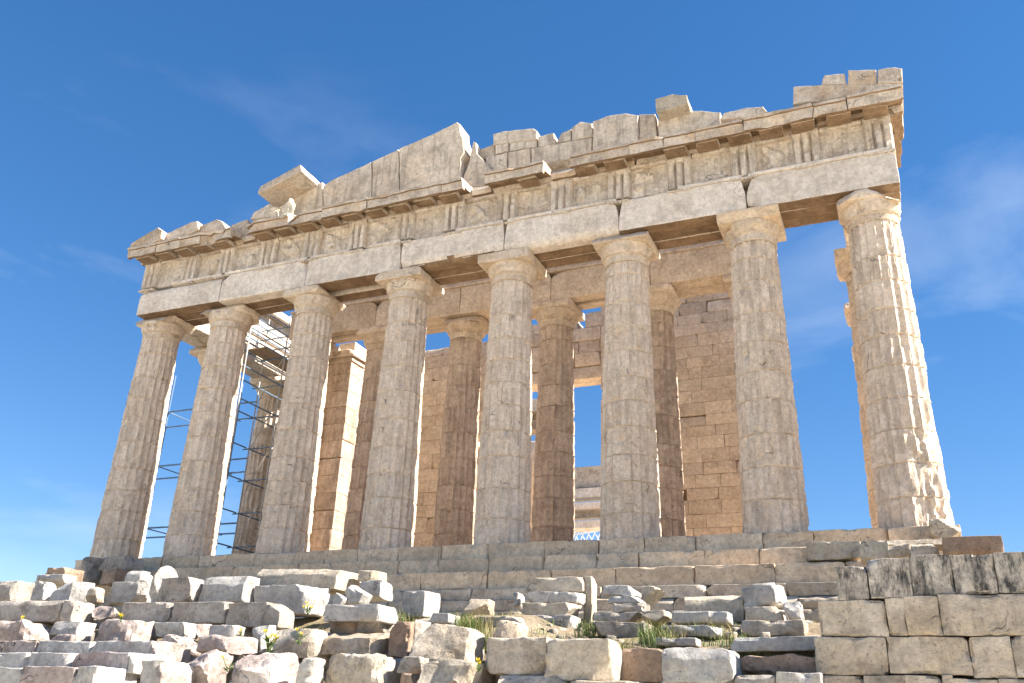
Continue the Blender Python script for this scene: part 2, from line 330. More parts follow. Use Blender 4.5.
# columns
def shaft_mesh(mb, cx, cy, z0, z1, r0, r1, seed, spf=8, nfl=20, dmg=1.0, fl=.085, bite=None, step_z=.085):
    rnd = random.Random(seed); H = z1-z0; na = spf*nfl
    joints = []; z = z0+rnd.uniform(.7, 1.0)
    while z < z1-.5: joints.append(z); z += rnd.uniform(.82, 1.12)
    zs = set(); n = int(H/step_z)
    for i in range(n+1): zs.add(round(z0+H*i/n, 4))
    for j in joints:
        for dz in (-.03, -.012, 0, .012, .03): zs.add(round(j+dz, 4))
    zs = sorted(zs); rings = []; off = Vector((seed*13.7, seed*5.1, seed*3.3))
    drums = [(rnd.uniform(-.008, .008), rnd.uniform(-.008, .008), rnd.uniform(-.02, .02)) for _ in range(len(joints)+1)]
    vs = []
    for z in zs:
        t = (z-z0)/H; rr = r0+(r1-r0)*t+.018*math.sin(math.pi*t)
        dj = min([abs(z-j) for j in joints] or [9]); k = sum(1 for j in joints if z > j); dx, dy, da = drums[k]
        for a in range(na):
            th = 2*math.pi*a/na+da; u = (a % spf)/spf
            cs, sn = math.cos(th), math.sin(th)
            p = Vector((cx+cs*rr, cy+sn*rr, z))+off
            wear = noise.noise(p*.75)*.65+noise.noise(p*1.9)*.45
            soft = max(.16, min(1, 1-.9*max(0, wear-.17)*3.2*dmg))
            r = rr-fl*(1-t*.2)*(1-(2*u-1)**2)*soft-(1-soft)*.022
            if u < .01 or u > .99:                              # chipped arrises
                c = noise.noise(p*2.6)+.5*noise.noise(p*6)
                r -= .006+(min(.045, (c-.22)*.35)*dmg if c > .22 else 0)
            pit = noise.noise(p*2.4)+.55*noise.noise(p*5.3)
            if pit > .45: r -= (pit-.45)*.14*dmg
            r += noise.noise(p*6)*.008+noise.noise(p*14)*.005
            if dj < .013: r -= .032+.03*max(0, noise.noise(p*2.1))
            elif dj < .02: r -= .006+.025*max(0, noise.noise(p*2.1))
            elif dj < .05: r -= .02*max(0, noise.noise(p*4.1))
            if bite: r -= bite(th % (2*math.pi), z, p)
            vs.append(Vector((cx+dx+cs*r, cy+dy+sn*r, z)))
    nr = len(zs)
    fs = [(i*na+a, i*na+(a+1) % na, (i+1)*na+(a+1) % na, (i+1)*na+a) for i in range(nr-1) for a in range(na)]
    fs += [tuple(range(na))[::-1], tuple((nr-1)*na+a for a in range(na))]
    mb.add(vs, fs)
def capital_mesh(mb, cx, cy, zn, r1, ra, hw, ztop, seed, hab=.36, broken=0, chip=.02):
    """annulets, swelling echinus and square abacus; broken > 0 knocks corners off the abacus"""
    off = Vector((seed*3.1, seed*7.7, seed)); na = 56; zb = ztop-hab; prof = []
    prof += [(r1-.02, zn-.26), (r1-.035, zn-.245), (r1-.0, zn-.23), (r1+.005, zn-.02), (r1+.03, zn), (r1+.02, zn+.02), (r1+.05, zn+.035), (r1+.04, zn+.05)]
    for i in range(9):
        t = i/8; prof.append((r1+.05+(ra-r1-.05)*math.sin(t*math.pi/2*.94)**.72 if t > 0 else r1+.06, zn+.06+(zb-zn-.06)*t))
    prof.append((ra-.05, zb+.01)); vs = []
    for r, z in prof:
        for a in range(na):
            th = 2*math.pi*a/na; p = Vector((math.cos(th)*r, math.sin(th)*r, z))+off
            c = noise.noise(p*1.5)+.5*noise.noise(p*3.7); rr = r+noise.noise(p*4)*.012
            lim = .42-.25*broken
            if z > zn-.02 and c > lim: rr -= (c-lim)*(.35+.4*broken)
            vs.append(Vector((cx+math.cos(th)*rr, cy+math.sin(th)*rr, z)))
    n = len(prof)
    mb.add(vs, [(i*na+a, i*na+(a+1) % na, (i+1)*na+(a+1) % na, (i+1)*na+a) for i in range(n-1) for a in range(na)]+[tuple((n-1)*na+a for a in range(na))])
    rock(mb, (cx, cy, zb+hab/2), (hw*2, hw*2, hab), seed*17+3, .03 if not broken else .12, chip+.03*broken, .12, 2+int(broken*7), .16+.42*broken)
def bite8(th, z, p):                        # the broken lower south-west side of the corner column
    d = 0
    a = abs(((th-R(-38)+math.pi) % (2*math.pi))-math.pi)
    if z < 4.6 and a < .75:
        k = noise.noise(p*1.1)+.6*noise.noise(p*2.6)+.25
        if k > .3: d += min(.07, .03+(k-.3)*.4)*min(1, (4.6-z)/.5)*min(1, (.75-a)/.1)+.012*noise.noise(p*7)+.012*noise.noise(p*15)
    return d
LAB = [None]*8
BROK = [.55, .85, .35, .0, .0, .15, .0, 1.0]
CT = 10.42
for i, x in enumerate(XC):
    corner = i in (0, 7)
    mb = MB(); shaft_mesh(mb, x, 0, 0, 9.45, .965 if corner else .945, .76 if corner else .74, 40+i, dmg=[1.0, 1.0, 1.0, 1.1, 1.05, 1.2, 1.05, 1.0][i], bite=bite8 if i == 7 else None)
    col = mb.build('column', M['shaft'], T, 28)
    mb = MB(); capital_mesh(mb, x, 0, 9.62, .75, .90, .98, CT, 60+i, broken=BROK[i]); mb.build('capital', M['capital'], col, 35)

# architrave: seven beams of three slabs, joints over the column centres
AZ0, AZ1 = 10.425, 11.62
xs_ = [-15.22]+XC[1:7]+[15.33]
for i in range(7):
    a, b = xs_[i]+.012, xs_[i+1]-.012; mb = MB()
    for (y0, y1) in ((-.9, -.33), (-.31, .27), (.29, .87)):
        zz = random.uniform(0, .06) if y0 > -.5 else 0
        n0 = len(mb.v)
        rock(mb, ((a+b)/2, (y0+y1)/2, (AZ0+AZ1)/2+zz/2), (b-a, y1-y0, AZ1-AZ0-zz), 300+i*7+int(y0*10), .03, .016, .17, 3, .26)
        if y0 < -.5:                                          # notches broken out of the upper corners at some joints
            for end, sgn, sz, hh in ((a, 1, (0, .08, .03, .06, .12, .13, .2)[i], .75), (b, -1, (.02, .05, .07, .05, .12, .13, 0)[i], .6)):
                for v in mb.v[n0:]:
                    dz = AZ1-v.z; dx = (v.x-end)*sgn
                    if dz < hh and sz > 0:
                        lim = sz*(1-dz/hh)+.03*noise.noise(v*4)
                        if dx < lim: v.x = end+sgn*lim
    ar = patina(mb.build('architrave', M['arch'], T, 35))
    # taenia fillet in broken runs
    mb = MB(); x = a+.1
    while x < b-.2:
        l = random.uniform(.7, 2.0); e = min(b-.05, x+l)
        if random.random() > .22: rock(mb, ((x+e)/2, -.52, 11.68), (e-x, .86, .11), 900+int(x*10), .015, .012, .15, 1, .06)
        x = e+.005
    mb.build('taenia', M['arch'], ar, 35)

# frieze: fifteen triglyphs, fourteen eroded metopes on a backing
FZ0, FZ1 = 11.74, 13.0
mb = MB(); rock(mb, (0, .05, (FZ0+FZ1)/2), (30.5, 1.5, FZ1-FZ0), 5, .03, .015, .6, 0); fr = mb.build('frieze', M['frieze'], T, 35)
tx = [-14.92, -12.75]
for i in range(1, 7):
    tx.append(XC[i])
    if i < 6: tx.append((XC[i]+XC[i+1])/2)
tx += [12.75, 14.92]; tx = sorted(set(tx))
def triglyph(mb, cx, seed):
    off = Vector((seed*3.7, 1.1, seed)); W = .84; prof = []
    for g in range(3):
        l = -W/2+g*W/3
        prof += [(l, .13), (l+.065, 0), (l+W/3-.065, 0), (l+W/3-.002, .13)]
    nz = 12; vs = []
    for j in range(nz+1):
        z = FZ0+.005+(FZ1-FZ0-.01)*j/nz
        for (px, py) in prof:
            if j >= nz-1: py = 0
            p = Vector((cx+px, py, z)); q = p+off
            e = max(0, noise.noise(q*1.6)+.4*noise.noise(q*5)-.25)*.24
            py2 = min(py+e, .18)
            vs.append(Vector((cx+px+noise.noise(q*5)*.012, -.90+py2+noise.noise(q*8)*.008, z)))
        for px in (W/2, -W/2): vs.append(Vector((cx+px, -.55, z)))
    m = len(prof)+2
    fs = [(j*m+a, j*m+(a+1) % m, (j+1)*m+(a+1) % m, (j+1)*m+a) for j in range(nz) for a in range(m)]+[tuple(range(m)), tuple(nz*m+a for a in range(m))]
    mb.add(vs, fs)
    rock(mb, (cx, -.56, 11.60), (.84, .80, .05), seed+70, .01, .008, .2, 0)       # regula with its pegs
    for k in range(6): rock(mb, (cx-.35+k*.14, -.915, 11.56), (.07, .07, .05), seed+90+k, .01, .004, .1, 0)
for i, x in enumerate(tx):
    mb = MB(); triglyph(mb, x, i*3+1); mb.build('triglyph', M['frieze'], fr, 30)
def metope(mb, x0, x1, seed):
    nx_, nz_ = 26, 24; off = Vector((seed*9.1, seed*2.3, 0)); vs = []
    rnd = random.Random(seed); blobs = []
    for k in range(rnd.choice((0, 1, 2, 2, 3))):                   # hacked remains of figures in relief
        cx = rnd.uniform(x0+.25, x1-.25); cz = rnd.uniform(FZ0+.3, FZ0+.8)
        blobs.append((cx, cz, rnd.uniform(.13, .24), rnd.uniform(.2, .42), rnd.uniform(-.8, .8), rnd.uniform(.13, .24)))
    for j in range(nz_+1):
        for i in range(nx_+1):
            x = x0+(x1-x0)*i/nx_; z = FZ0+.01+(FZ1-FZ0-.02)*j/nz_; q = Vector((x, 0, z))+off
            h = 0
            for cx, cz, a, b, th, d in blobs:
                u = (x-cx)*math.cos(th)+(z-cz)*math.sin(th); v = -(x-cx)*math.sin(th)+(z-cz)*math.cos(th)
                u += .03*noise.noise(q*3); v += .05*noise.noise(q*2.3+Vector((5, 5, 5)))
                r = (u/a)**2+(v/b)**2
                if r < 1: h = max(h, d*(1-r**3)**.5)
            h *= min(1, max(.12, .75+1.3*noise.noise(q*3.2)))
            vs.append(Vector((x, -.70-h+noise.noise(q*2.5)*.03+noise.noise(q*9)*.012, z)))
    w_ = nx_+1
    mb.add(vs, [(j*w_+i, j*w_+i+1, (j+1)*w_+i+1, (j+1)*w_+i) for j in range(nz_) for i in range(nx_)])
    rock(mb, ((x0+x1)/2, -.77, 12.93), (x1-x0, .2, .12), seed+7, .012, .008, .2, 1, .05)
for i in range(14):
    a, b = tx[i]+.43, tx[i+1]-.43
    mb = MB(); metope(mb, a, b, i*5+2); mb.build('metope', M['frieze'], fr, 50)

# horizontal cornice in its surviving stretches, each with mutules under it
def profile_x(mb, x0, x1, prof, seed, rough=.012, res=.22):
    n = max(2, int((x1-x0)/res)); vs = []; off = Vector((seed*5.3, seed, 0)); dense = []
    for (a, b) in zip(prof, prof[1:]+prof[:1]):
        a = Vector((0, *a)); b = Vector((0, *b)); k = max(1, int((b-a).length/.2))
        dense += [a.lerp(b, t/k) for t in range(k)]
    for i in range(n+1):
        x = x0+(x1-x0)*i/n
        for q in dense:
            p = Vector((x, q.y, q.z)); e = noise.noise_vector((p+off)*2)*rough*1.4+noise.noise_vector((p+off)*6)*rough
            if q.y < -1.5:                                    # broken front edge
                c = noise.noise((p+off)*.9)+.6*noise.noise((p+off)*2.7); e += Vector((0, max(0, c-.25)*.45, -max(0, c-.35)*.12 if q.z > 13.2 else max(0, c-.35)*.12))
            if i in (0, n): e.x += noise.noise((p+off)*3)*.07
            vs.append(p+e)
    m = len(dense)
    mb.add(vs, [(i*m+a, i*m+(a+1) % m, (i+1)*m+(a+1) % m, (i+1)*m+a) for i in range(n) for a in range(m)]+[tuple(range(m)), tuple(n*m+a for a in range(m))])
CPROF = [(-.86, 13.0), (-.95, 13.14), (-1.5, 13.07), (-1.56, 12.90), (-1.70, 12.90), (-1.72, 13.22), (-1.78, 13.24), (-1.78, 13.34), (-.9, 13.44), (.7, 13.44), (.7, 13.0)]
SHORT = [(-.86, 13.0), (-1.02, 13.02), (-1.08, 13.2), (-.95, 13.40), (.7, 13.44), (.7, 13.0)]
mutx = sorted(tx+[(tx[i]+tx[i+1])/2 for i in range(14)])
for k, (a, b, full) in enumerate([(-15.6, -9.95, 1), (-9.93, -9.25, 0), (-9.23, .75, 1), (.77, 1.6, 0), (1.62, 3.95, 1), (3.97, 4.9, 0), (4.92, 8.25, 1), (8.27, 15.72, 1)]):
    mb = MB(); x = a; jr = random.Random(k+50)
    while x < b-.01:
        e = min(b, x+jr.uniform(1.0, 2.2)); e = b if b-e < .7 else e
        dy, dz = jr.uniform(-.03, .05), jr.uniform(-.02, .025)
        profile_x(mb, x+.008, e-.008, [(y_+(dy if y_ < -.9 else 0), z_+(dz if z_ > 13.1 else 0)) for y_, z_ in (CPROF if full else SHORT)], k*7+int(x*3)+3, .017)
        x = e
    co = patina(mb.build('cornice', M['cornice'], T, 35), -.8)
    if full:
        for x in mutx:
            if a+.3 < x < b-.3 and random.random() > .06:
                mb = MB(); rock(mb, (x, -1.23, 12.985), (.74, .56, .2), 500+int(x*20), .012, .012, .2, 1, .12)
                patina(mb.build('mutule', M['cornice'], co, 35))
    if k == 7:                                                # return of the cornice down the south flank
        mb = MB(); P2 = [(x_*-1, z_) for x_, z_ in CPROF]
        n = 16; vs = []; dense = [Vector((p[0], 0, p[1])) for p in [(13.90-y, z) for y, z in CPROF]]
        for i in range(n+1):
            y = -1.0+i*3.2/n
            for q in dense:
                p = Vector((q.x, y, q.z)); e = noise.noise_vector(p*2)*.016+noise.noise_vector(p*6)*.012
                if q.x > 15.55: e.x -= max(0, noise.noise(p*1.3)-.2)*.3
                vs.append(p+e)
        m = len(dense); mb.add(vs, [(i*m+a_, i*m+(a_+1) % m, (i+1)*m+(a_+1) % m, (i+1)*m+a_) for i in range(n) for a_ in range(m)]+[tuple(range(m)), tuple(n*m+a_ for a_ in range(m))])
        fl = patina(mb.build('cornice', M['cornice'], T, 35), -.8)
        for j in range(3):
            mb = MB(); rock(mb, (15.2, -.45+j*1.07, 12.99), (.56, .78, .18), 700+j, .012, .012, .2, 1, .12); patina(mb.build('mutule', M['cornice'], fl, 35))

# pediment
PED = [
 ('tympanum_slab', [(250, 219), (254, 212), (276, 200), (296, 189), (322, 182), (323, 214)], -.55, .9),
 ('tympanum_slab', [(323, 216), (323, 186), (331, 180), (371, 162), (371, 206)], -.62, .9),
 ('tympanum_slab', [(372, 208), (372, 161.5), (398, 149), (399, 200)], -.60, .9),
 ('tympanum_slab', [(400, 202), (399, 148.5), (430, 135), (457, 122), (460, 124), (460, 131), (463, 140), (464, 152), (461, 158), (460, 184)], -.64, .9),
 ('tympanum_block', [(462, 188), (463, 177), (469, 163), (471, 152), (473, 141), (476, 143), (477, 153), (484, 160), (492, 172), (492, 184)], -.5, .8),
 ('tympanum_block', [(477, 160), (477, 150), (494, 144), (495, 157)], -.1, .8),
 ('tympanum_block', [(484, 172), (486, 157), (507, 152), (507, 170)], -.3, .9),
 ('tympanum_block', [(493, 145), (493, 134), (505, 131), (533, 128), (537, 131), (537, 139)], -.2, .8),
 ('tympanum_block', [(495, 154), (495, 145.5), (508, 142.5), (508, 151)], -.22, .8),
 ('tympanum_block', [(509, 151), (509, 142.5), (537, 139.5), (537, 147)], -.18, .8),
 ('tympanum_block', [(538, 147), (538, 136), (553, 132.5), (556, 143)], -.24, .8),
 ('tympanum_block', [(556, 143), (561, 133), (571, 129), (571, 140)], -.2, .8),
 ('tympanum_block', [(571.5, 140), (571.5, 127), (580, 121.5), (592, 123), (593, 136)], -.26, .8),
 ('tympanum_block', [(508, 170), (508, 152), (530, 148), (530, 166)], -.3, .9),
 ('tympanum_block', [(531, 166), (531, 148), (592, 137), (592, 154), (575, 158)], -.28, .9),
 ('tympanum_slab', [(593, 154), (593, 121), (606, 116), (625, 113), (638, 115), (638, 146)], -.5, .8),
 ('tympanum_slab', [(639, 146), (639, 114), (655, 113.5), (657, 142)], -.42, .8),
 ('tympanum_slab', [(658, 142), (658, 117), (663, 112), (700, 110.5), (720, 112), (721, 131)], -.55, .9),
]
for k, (nm, pix, Y, d) in enumerate(PED): poly_slab(nm, pix, Y, d, M['tymp'], T, k+1, .03)
RAK = [
 ([(128, 251), (131, 243), (158, 227), (162, 230), (161, 238), (137, 251)], -1.7, .8),
 ([(139, 249), (163, 235), (190, 222), (197, 221), (199, 229), (168, 244)], -1.4, .9),
 ([(196, 233), (200, 226), (216, 219), (222, 221), (226, 229), (212, 236)], -1.3, .8),
 ([(229, 238), (231, 225), (247, 219), (251, 233)], -1.0, .9),
 ([(793, 104), (793.5, 86), (845, 84), (901, 82.5), (903, 87), (824, 100)], -1.55, 1.6),
 ([(821, 85), (824, 75), (845, 73), (847, 84)], -1.5, 1.2),
 ([(847.5, 84), (847.5, 70), (876, 69), (877, 83)], -1.55, 1.3),
 ([(877.5, 83), (877.5, 69), (895, 67), (902, 68), (903, 82)], -1.6, 1.4),
 ([(720, 119), (723, 113), (746, 107.5), (763, 106), (767, 112), (752, 117)], -1.2, .8),
]
for k, (pix, Y, d) in enumerate(RAK): poly_slab('raking_cornice', pix, Y, d, M['cornice'], T, k+31, .025)
# the projecting slab that still roofs the left corner of the pediment
a, b = at(257, 194, -1.75), at(301, 170, -1.75); dv = (b-a); ang = math.atan2(dv.z, dv.x)
mb = MB(); rock(mb, ((a.x+b.x)/2-.1*math.sin(ang), -1.0, (a.z+b.z)/2+.12), (dv.length, 1.5, .36), 77, .02, .015, .2, 2, .15, Matrix.Rotation(-ang, 3, 'Y'))
mb.build('raking_cornice', M['cornice'], T, 35)
# block left standing on top
a, b = at(656, 113, -1.1), at(687, 92, -1.1)
mb = MB(); rock(mb, ((a.x+b.x)/2, -.6, (a.z+b.z)/2+.05), (b.x-a.x, 1.0, b.z-a.z), 78, .03, .02, .15, 3, .2, Matrix.Rotation(R(-3), 3, 'Y'))
mb.build('raking_cornice', M['cream'], T, 35)

# inner porch: six columns on two low steps
XI = [-9.97, -6.25, -2.08, 2.08, 6.25, 9.97]; IY = 4.85
mb = MB(); course(mb, -11.0, 11.0, 3.55, 1.0, 0.0, .34, (1.2, 2), 21); rock(mb, (0, 25, .16), (22, 41, .33), 4, .02, .005, 3); mb.build('porch_step', M['step'], T)
mb = MB(); course(mb, -10.8, 10.8, 3.9, 1.0, .343, .69, (1.2, 2), 22); rock(mb, (0, 25, .51), (21.6, 40, .33), 4, .02, .005, 3); mb.build('porch_step', M['step'], T)
for i, x in enumerate(XI):
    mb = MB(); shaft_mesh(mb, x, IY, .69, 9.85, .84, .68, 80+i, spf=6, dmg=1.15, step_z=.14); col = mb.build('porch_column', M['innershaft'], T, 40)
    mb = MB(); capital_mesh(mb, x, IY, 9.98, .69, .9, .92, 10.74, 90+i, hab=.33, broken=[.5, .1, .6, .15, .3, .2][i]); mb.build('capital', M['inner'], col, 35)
xi = [-10.9]+[x for x in XI[1:5]]+[10.9]
for i in range(5):
    mb = MB(); a, b = xi[i]+.008, xi[i+1]-.008
    for y0, y1 in ((4.05, 4.83), (4.86, 5.6)):
        rock(mb, ((a+b)/2, (y0+y1)/2, 11.39), (b-a, y1-y0, 1.28), 330+i*3+int(y0), .03, .02, .25, 2, .22)
    mb.build('porch_architrave', M['inner'], T, 35)
mb = MB(); rock(mb, (0, 4.85, 12.09), (21.9, 1.72, .1), 6, .01, .01, .4); rock(mb, (0, 4.88, 12.62), (21.7, 1.5, .95), 8, .03, .02, .5)
course(mb, -10.9, 10.9, 3.98, 1.0, 13.1, 13.38, (1.3, 2.2), 9, rough=.02)
mb.build('porch_frieze', M['inner'], T, 35)

# walls of the inner chamber
def masonry(name, x0, x1, yf, depth, z0, z1, seed, mat='inner', ch=.52, lens=(.9, 1.6), ragged=0, jit=.02, holes=.03, axis='x'):
    rnd = random.Random(seed); mb = MB(); z = z0; r = 0
    while z < z1-.1:
        e = min(z1, z+ch*rnd.uniform(.85, 1.15)); k = 0
        if z1-e < .2: e = z1
        t = (z-z0)/(z1-z0); x = x0-rnd.uniform(0, .5); xe = x1-(ragged*rnd.uniform(0, 1) if t > .8 else 0)
        while x < xe-.03:
            l = rnd.uniform(*lens); a = max(x0, x); q = min(xe, x+l)
            if xe-q < .3: q = xe
            if q-a > .06 and rnd.random() > holes:
                rock(mb, ((a+q)/2, yf+depth/2+rnd.uniform(-jit, jit), (z+e)/2), (q-a-.005, depth, e-z-.005), seed*97+r*19+k, .028, .014, .3, 2 if rnd.random() < .35 else 0, .12)
            x = q; k += 1
        z = e; r += 1
    if axis == 'y': mb.v = [Vector((-(v.y), v.x, v.z)) for v in mb.v]
    return mb.build(name, M[mat], T, 35)
masonry('cross_wall', 2.5, 10.0, 9.4, .5, .69, 13.1, 3)
mb = MB(); rock(mb, (6.3, 10.2, 6.9), (7.4, .6, 12.3), 2, .02, .01, 2); mb.build('wall_core', M['brown'], T)
masonry('cross_wall', -8.9, -2.5, 9.4, 1.0, .69, 11.8, 4, lens=(1.2, 2.2), ch=.62)
mb = MB()
rock(mb, (0, 9.9, 9.62), (6.4, 1.0, .62), 61, .02, .02, .3, 2); course(mb, -2.49, 2.49, 9.42, .9, 9.94, 10.6, (1.4, 2.2), 62); course(mb, -2.49, 2.49, 9.45, .9, 10.6, 11.2, (1.0, 1.9), 63); course(mb, -2.49, 2.49, 9.4, .9, 11.2, 11.85, (1.0, 1.9), 64); course(mb, -2.49, 1.35, 9.4, .9, 11.86, 12.35, (1.0, 1.9), 65); course(mb, 1.75, 2.6, 9.4, .9, 11.86, 12.6, (.6, .9), 66)
mb.build('door_lintel', M['inner'], T, 35)
masonry('side_wall', 6.6, 34, 8.95, .95, .69, 11.4, 5, axis='y', lens=(1.3, 2.2), ch=.7)      # north wall, face at x = -8.95

mb = MB(); z = .69; k = 0
while z < 9.9:
    rock(mb, (-9.3, 6.45, z+.4), (1.45, 1.0, .79), 120+k, .02, .012, .25, 2, .1); z += .8; k += 1
an = mb.build('anta', M['innershaft'], T, 35)
mb = MB(); rock(mb, (-9.3, 6.45, 10.22), (1.6, 1.15, .22), 131, .03, .015, .2, 1, .1); rock(mb, (-9.3, 6.45, 10.52), (1.85, 1.4, .36), 132, .03, .02, .2, 3, .25); mb.build('capital', M['inner'], an, 35)

# side rows
def flank(x, ys_, mat, name='flank_column', seed=140, top=9.45, br=.4):
    for i, y in enumerate(ys_):
        mb = MB(); shaft_mesh(mb, x, y, 0, top, .945, .74, seed+i, spf=6, dmg=.9, step_z=.13); col = mb.build(name, M[mat], T, 40)
        mb = MB(); capital_mesh(mb, x, y, 9.62, .75, 1.0, 1.03, CT, seed+20+i, broken=br); mb.build('capital', M['capital'], col, 35)
flank(-14.42, [3.68, 7.98, 12.27, 16.57, 20.86], 'shaft')
flank(14.12, [3.68, 7.97, 12.27, 16.57, 20.86], 'inner', seed=170, br=.6)
mb = MB()
for k, (a, b) in enumerate(((.95, 3.68), (3.68, 7.98), (7.98, 12.27), (12.27, 16.57), (16.57, 21.4))):
    for x in (-14.85, -14.0): rock(mb, (x, (a+b)/2, 11.02), (.82, b-a-.02, 1.2), 210+k, .03, .02, .3, 2, .2)
mb.build('flank_architrave', M['frieze'], T, 35)
mb = MB(); rock(mb, (-14.4, 10.7, 12.37), (1.5, 19.4, 1.26), 220, .03, .02, .4, 2, .3); course(mb, -15.9, -13.2, 1.2, 19.2, 13.02, 13.4, (5, 6), 8)
mb.build('flank_frieze', M['frieze'], T, 35)
mb = MB()
for x in (13.95, 14.8): rock(mb, (x, 2.45, 11.02), (.84, 3.0, 1.2), 230, .03, .02, .3, 2, .2)
mb.build('flank_architrave', M['frieze'], T, 35)
mb = MB(); rock(mb, (14.4, 2.2, 12.37), (1.5, 2.8, 1.26), 240, .03, .02, .3, 3, .3); mb.build('flank_frieze', M['frieze'], T, 35)

# ruined east end seen through the great doorway
def strip(name, px0, px1, py0, py1, Y, d, mat, seed):
    a, b = at(px0, py1, Y), at(px1, py0, Y); m = at((px0+px1)/2, (py0+py1)/2, Y)
    mb = MB(); rock(mb, (m.x, Y+d/2, m.z), (b.x-a.x, d, at((px0+px1)/2, py0, Y).z-at((px0+px1)/2, py1, Y).z), seed, .03, .02, .5, 2, .2); mb.build(name, M[mat], T, 35)
strip('east_beam', 560, 625, 466, 487, 40, 1.5, 'found', 1)
strip('east_beam', 556, 625, 487.5, 497, 39.5, 1.5, 'arch', 2)
strip('east_beam', 556, 625, 502, 508, 39.2, 1.4, 'arch', 3)
strip('east_beam', 556, 625, 508.3, 517, 40.2, 1.0, 'grey', 4)
strip('east_beam', 556, 625, 520, 528, 39.2, 1.4, 'arch', 5)
strip('east_beam', 515, 552, 399, 411, 30, 1.4, 'found', 6)
strip('east_beam', 515, 552, 412, 419, 31, 1.4, 'brown', 7)
strip('east_beam', 515, 552, 420, 429, 30, 1.4, 'brown', 8)
strip('east_wall', 505, 556, 438, 600, 29, 1.0, 'inner', 9)
strip('east_pier', 625, 650, 380, 600, 40, 1.5, 'inner', 10)

# statues left in the corner of the pediment
def figure(name, label, parts, mat):
    bm = bmesh.new()
    for (c, r, s) in parts:
        g = bmesh.ops.create_icosphere(bm, subdivisions=3, radius=1)
        for v in g['verts']: v.co = Vector((c[0]+v.co.x*r*s[0], c[1]+v.co.y*r*s[1], c[2]+v.co.z*r*s[2]))
    me = bpy.data.meshes.new(name); bm.to_mesh(me); bm.free(); o = bpy.data.objects.new(name, me); C.objects.link(o)
    md = o.modifiers.new('r', 'REMESH'); md.mode = 'VOXEL'; md.voxel_size = .03
    dg = bpy.context.evaluated_depsgraph_get(); me2 = bpy.data.meshes.new_from_object(o.evaluated_get(dg)); o.modifiers.clear(); o.data = me2
    for v in me2.vertices: v.co += noise.noise_vector(v.co*7)*.025+noise.noise_vector(v.co*18)*.01
    me2.materials.clear(); me2.materials.append(mat); me2.shade_smooth(); me2.name = name
    return tag(o, label, 'statue', 'statue fragments in the pediment corner')
p = at(284, 212, -1.15)
o = figure('statue', 'larger brighter statue of a kneeling figure under the slab at the left pediment corner',
   [((0, 0, .20), .26, (1.25, .9, .8)), ((.10, 0, .50), .22, (.85, .8, 1.35)), ((.12, 0, .80), .23, (1.0, .8, .75)), ((.14, -.02, 1.0), .115, (1, 1, 1.15)), ((.32, -.1, .15), .16, (1.7, .8, .7)), ((-.08, -.1, .62), .10, (.8, .8, 2.2)), ((.32, -.05, .62), .09, (.8, .8, 2.3))], M['statue'])
o.location = (p.x+.15, -1.15, 13.42)
o = figure('statue', 'grey headless statue fragment leaning against the brighter kneeling figure on the cornice',
   [((0, 0, .2), .25, (1.3, .9, .85)), ((-.04, 0, .52), .21, (1, .8, 1.4)), ((-.02, 0, .78), .2, (1.15, .85, .6)), ((-.28, -.06, .14), .14, (1.9, .8, .7)), ((.15, -.1, .45), .09, (.8, .8, 2.2))], M['tymp'])
o.location = (p.x-.50, -1.1, 13.42)

# ------------------------------------------------------------------ scaffolds
sc = empty('scaffold', (-18.6, 8, -2.7), 'dark steel scaffold with a ladder outside the north row of columns', 'scaffold')
mb = MB()
for x in (-24, -21.4, -18.6):
    for y in (8, 10.2): tube(mb, (x, y, -2.8), (x, y, 11.6), .042)
mb.build('standard', M['pipe'], sc)
mb = MB()
for z in (.6, 3.25, 6.5, 9.5):
    for y in (8, 10.2): tube(mb, (-24.3, y, z), (-15.6, y, z), .045)
    for x in (-24, -21.4, -18.6): tube(mb, (x, 7.7, z), (x, 10.5, z), .03)
mb.build('ledger', M['pipe'], sc)
mb = MB()
for z in (3.25, 6.5): tube(mb, (-24, 8, z), (-21.4, 8, z+3.1), .036); tube(mb, (-21.4, 10.2, z), (-18.6, 10.2, z+3.1), .036)
mb.build('brace', M['pipe'], sc)
ld = MB()
for dx in (-.28, .28): tube(ld, (-17.25+dx, 7.9, -2.7), (-17.25+dx, 8.0, 11.3), .045)
for k in range(32): tube(ld, (-17.53, 7.95, -2.3+k*.43), (-16.97, 7.95, -2.3+k*.43+(.0 if k % 3 else .35)), .03)
ld.build('ladder', M['pipe'], sc)
s2 = empty('scaffold', (-12.6, 8, 0), 'pale tubular scaffold with guard rails wrapped round the inner north columns', 'scaffold')
mb = MB()
for x in (-13.15, -11.9):
    for y in (2.6, 5.2, 7.9, 10.5, 13.1): tube(mb, (x, y, .0), (x, y, 12.6), .036)
mb.build('standard', M['pipelight'], s2)
mb = MB()
for z in (1.5, 3.0, 4.5, 6.0, 7.5, 9.0, 10.4, 10.9, 11.5, 12.0):
    for x in (-13.15, -11.9):
        if z > 6 or x < -12.5: tube(mb, (x, 2.2, z), (x, 13.5, z), .033)
    for y in (5.2, 7.9, 10.5): tube(mb, (-13.5, y, z), (-11.6, y, z), .032)
mb.build('ledger', M['pipe'], s2)
mb = MB()
for k in range(4): tube(mb, (-11.9, 5.2+2.65*(k % 2), 1.5+2.2*k), (-11.9, 7.9+2.65*(k % 2), 3.9+2.2*k), .022); tube(mb, (-13.15, 5.2, 1.5+2.2*k), (-11.9, 5.2, 3.9+2.2*k), .022)
mb.build('brace', M['pipelight'], s2)
for z in (10.45,):
    mb = MB(); rock(mb, (-12.5, 7.9, z), (1.15, 8.0, .05), 50, .005, .003, 2)
    mb.build('deck', M['plank'], s2)
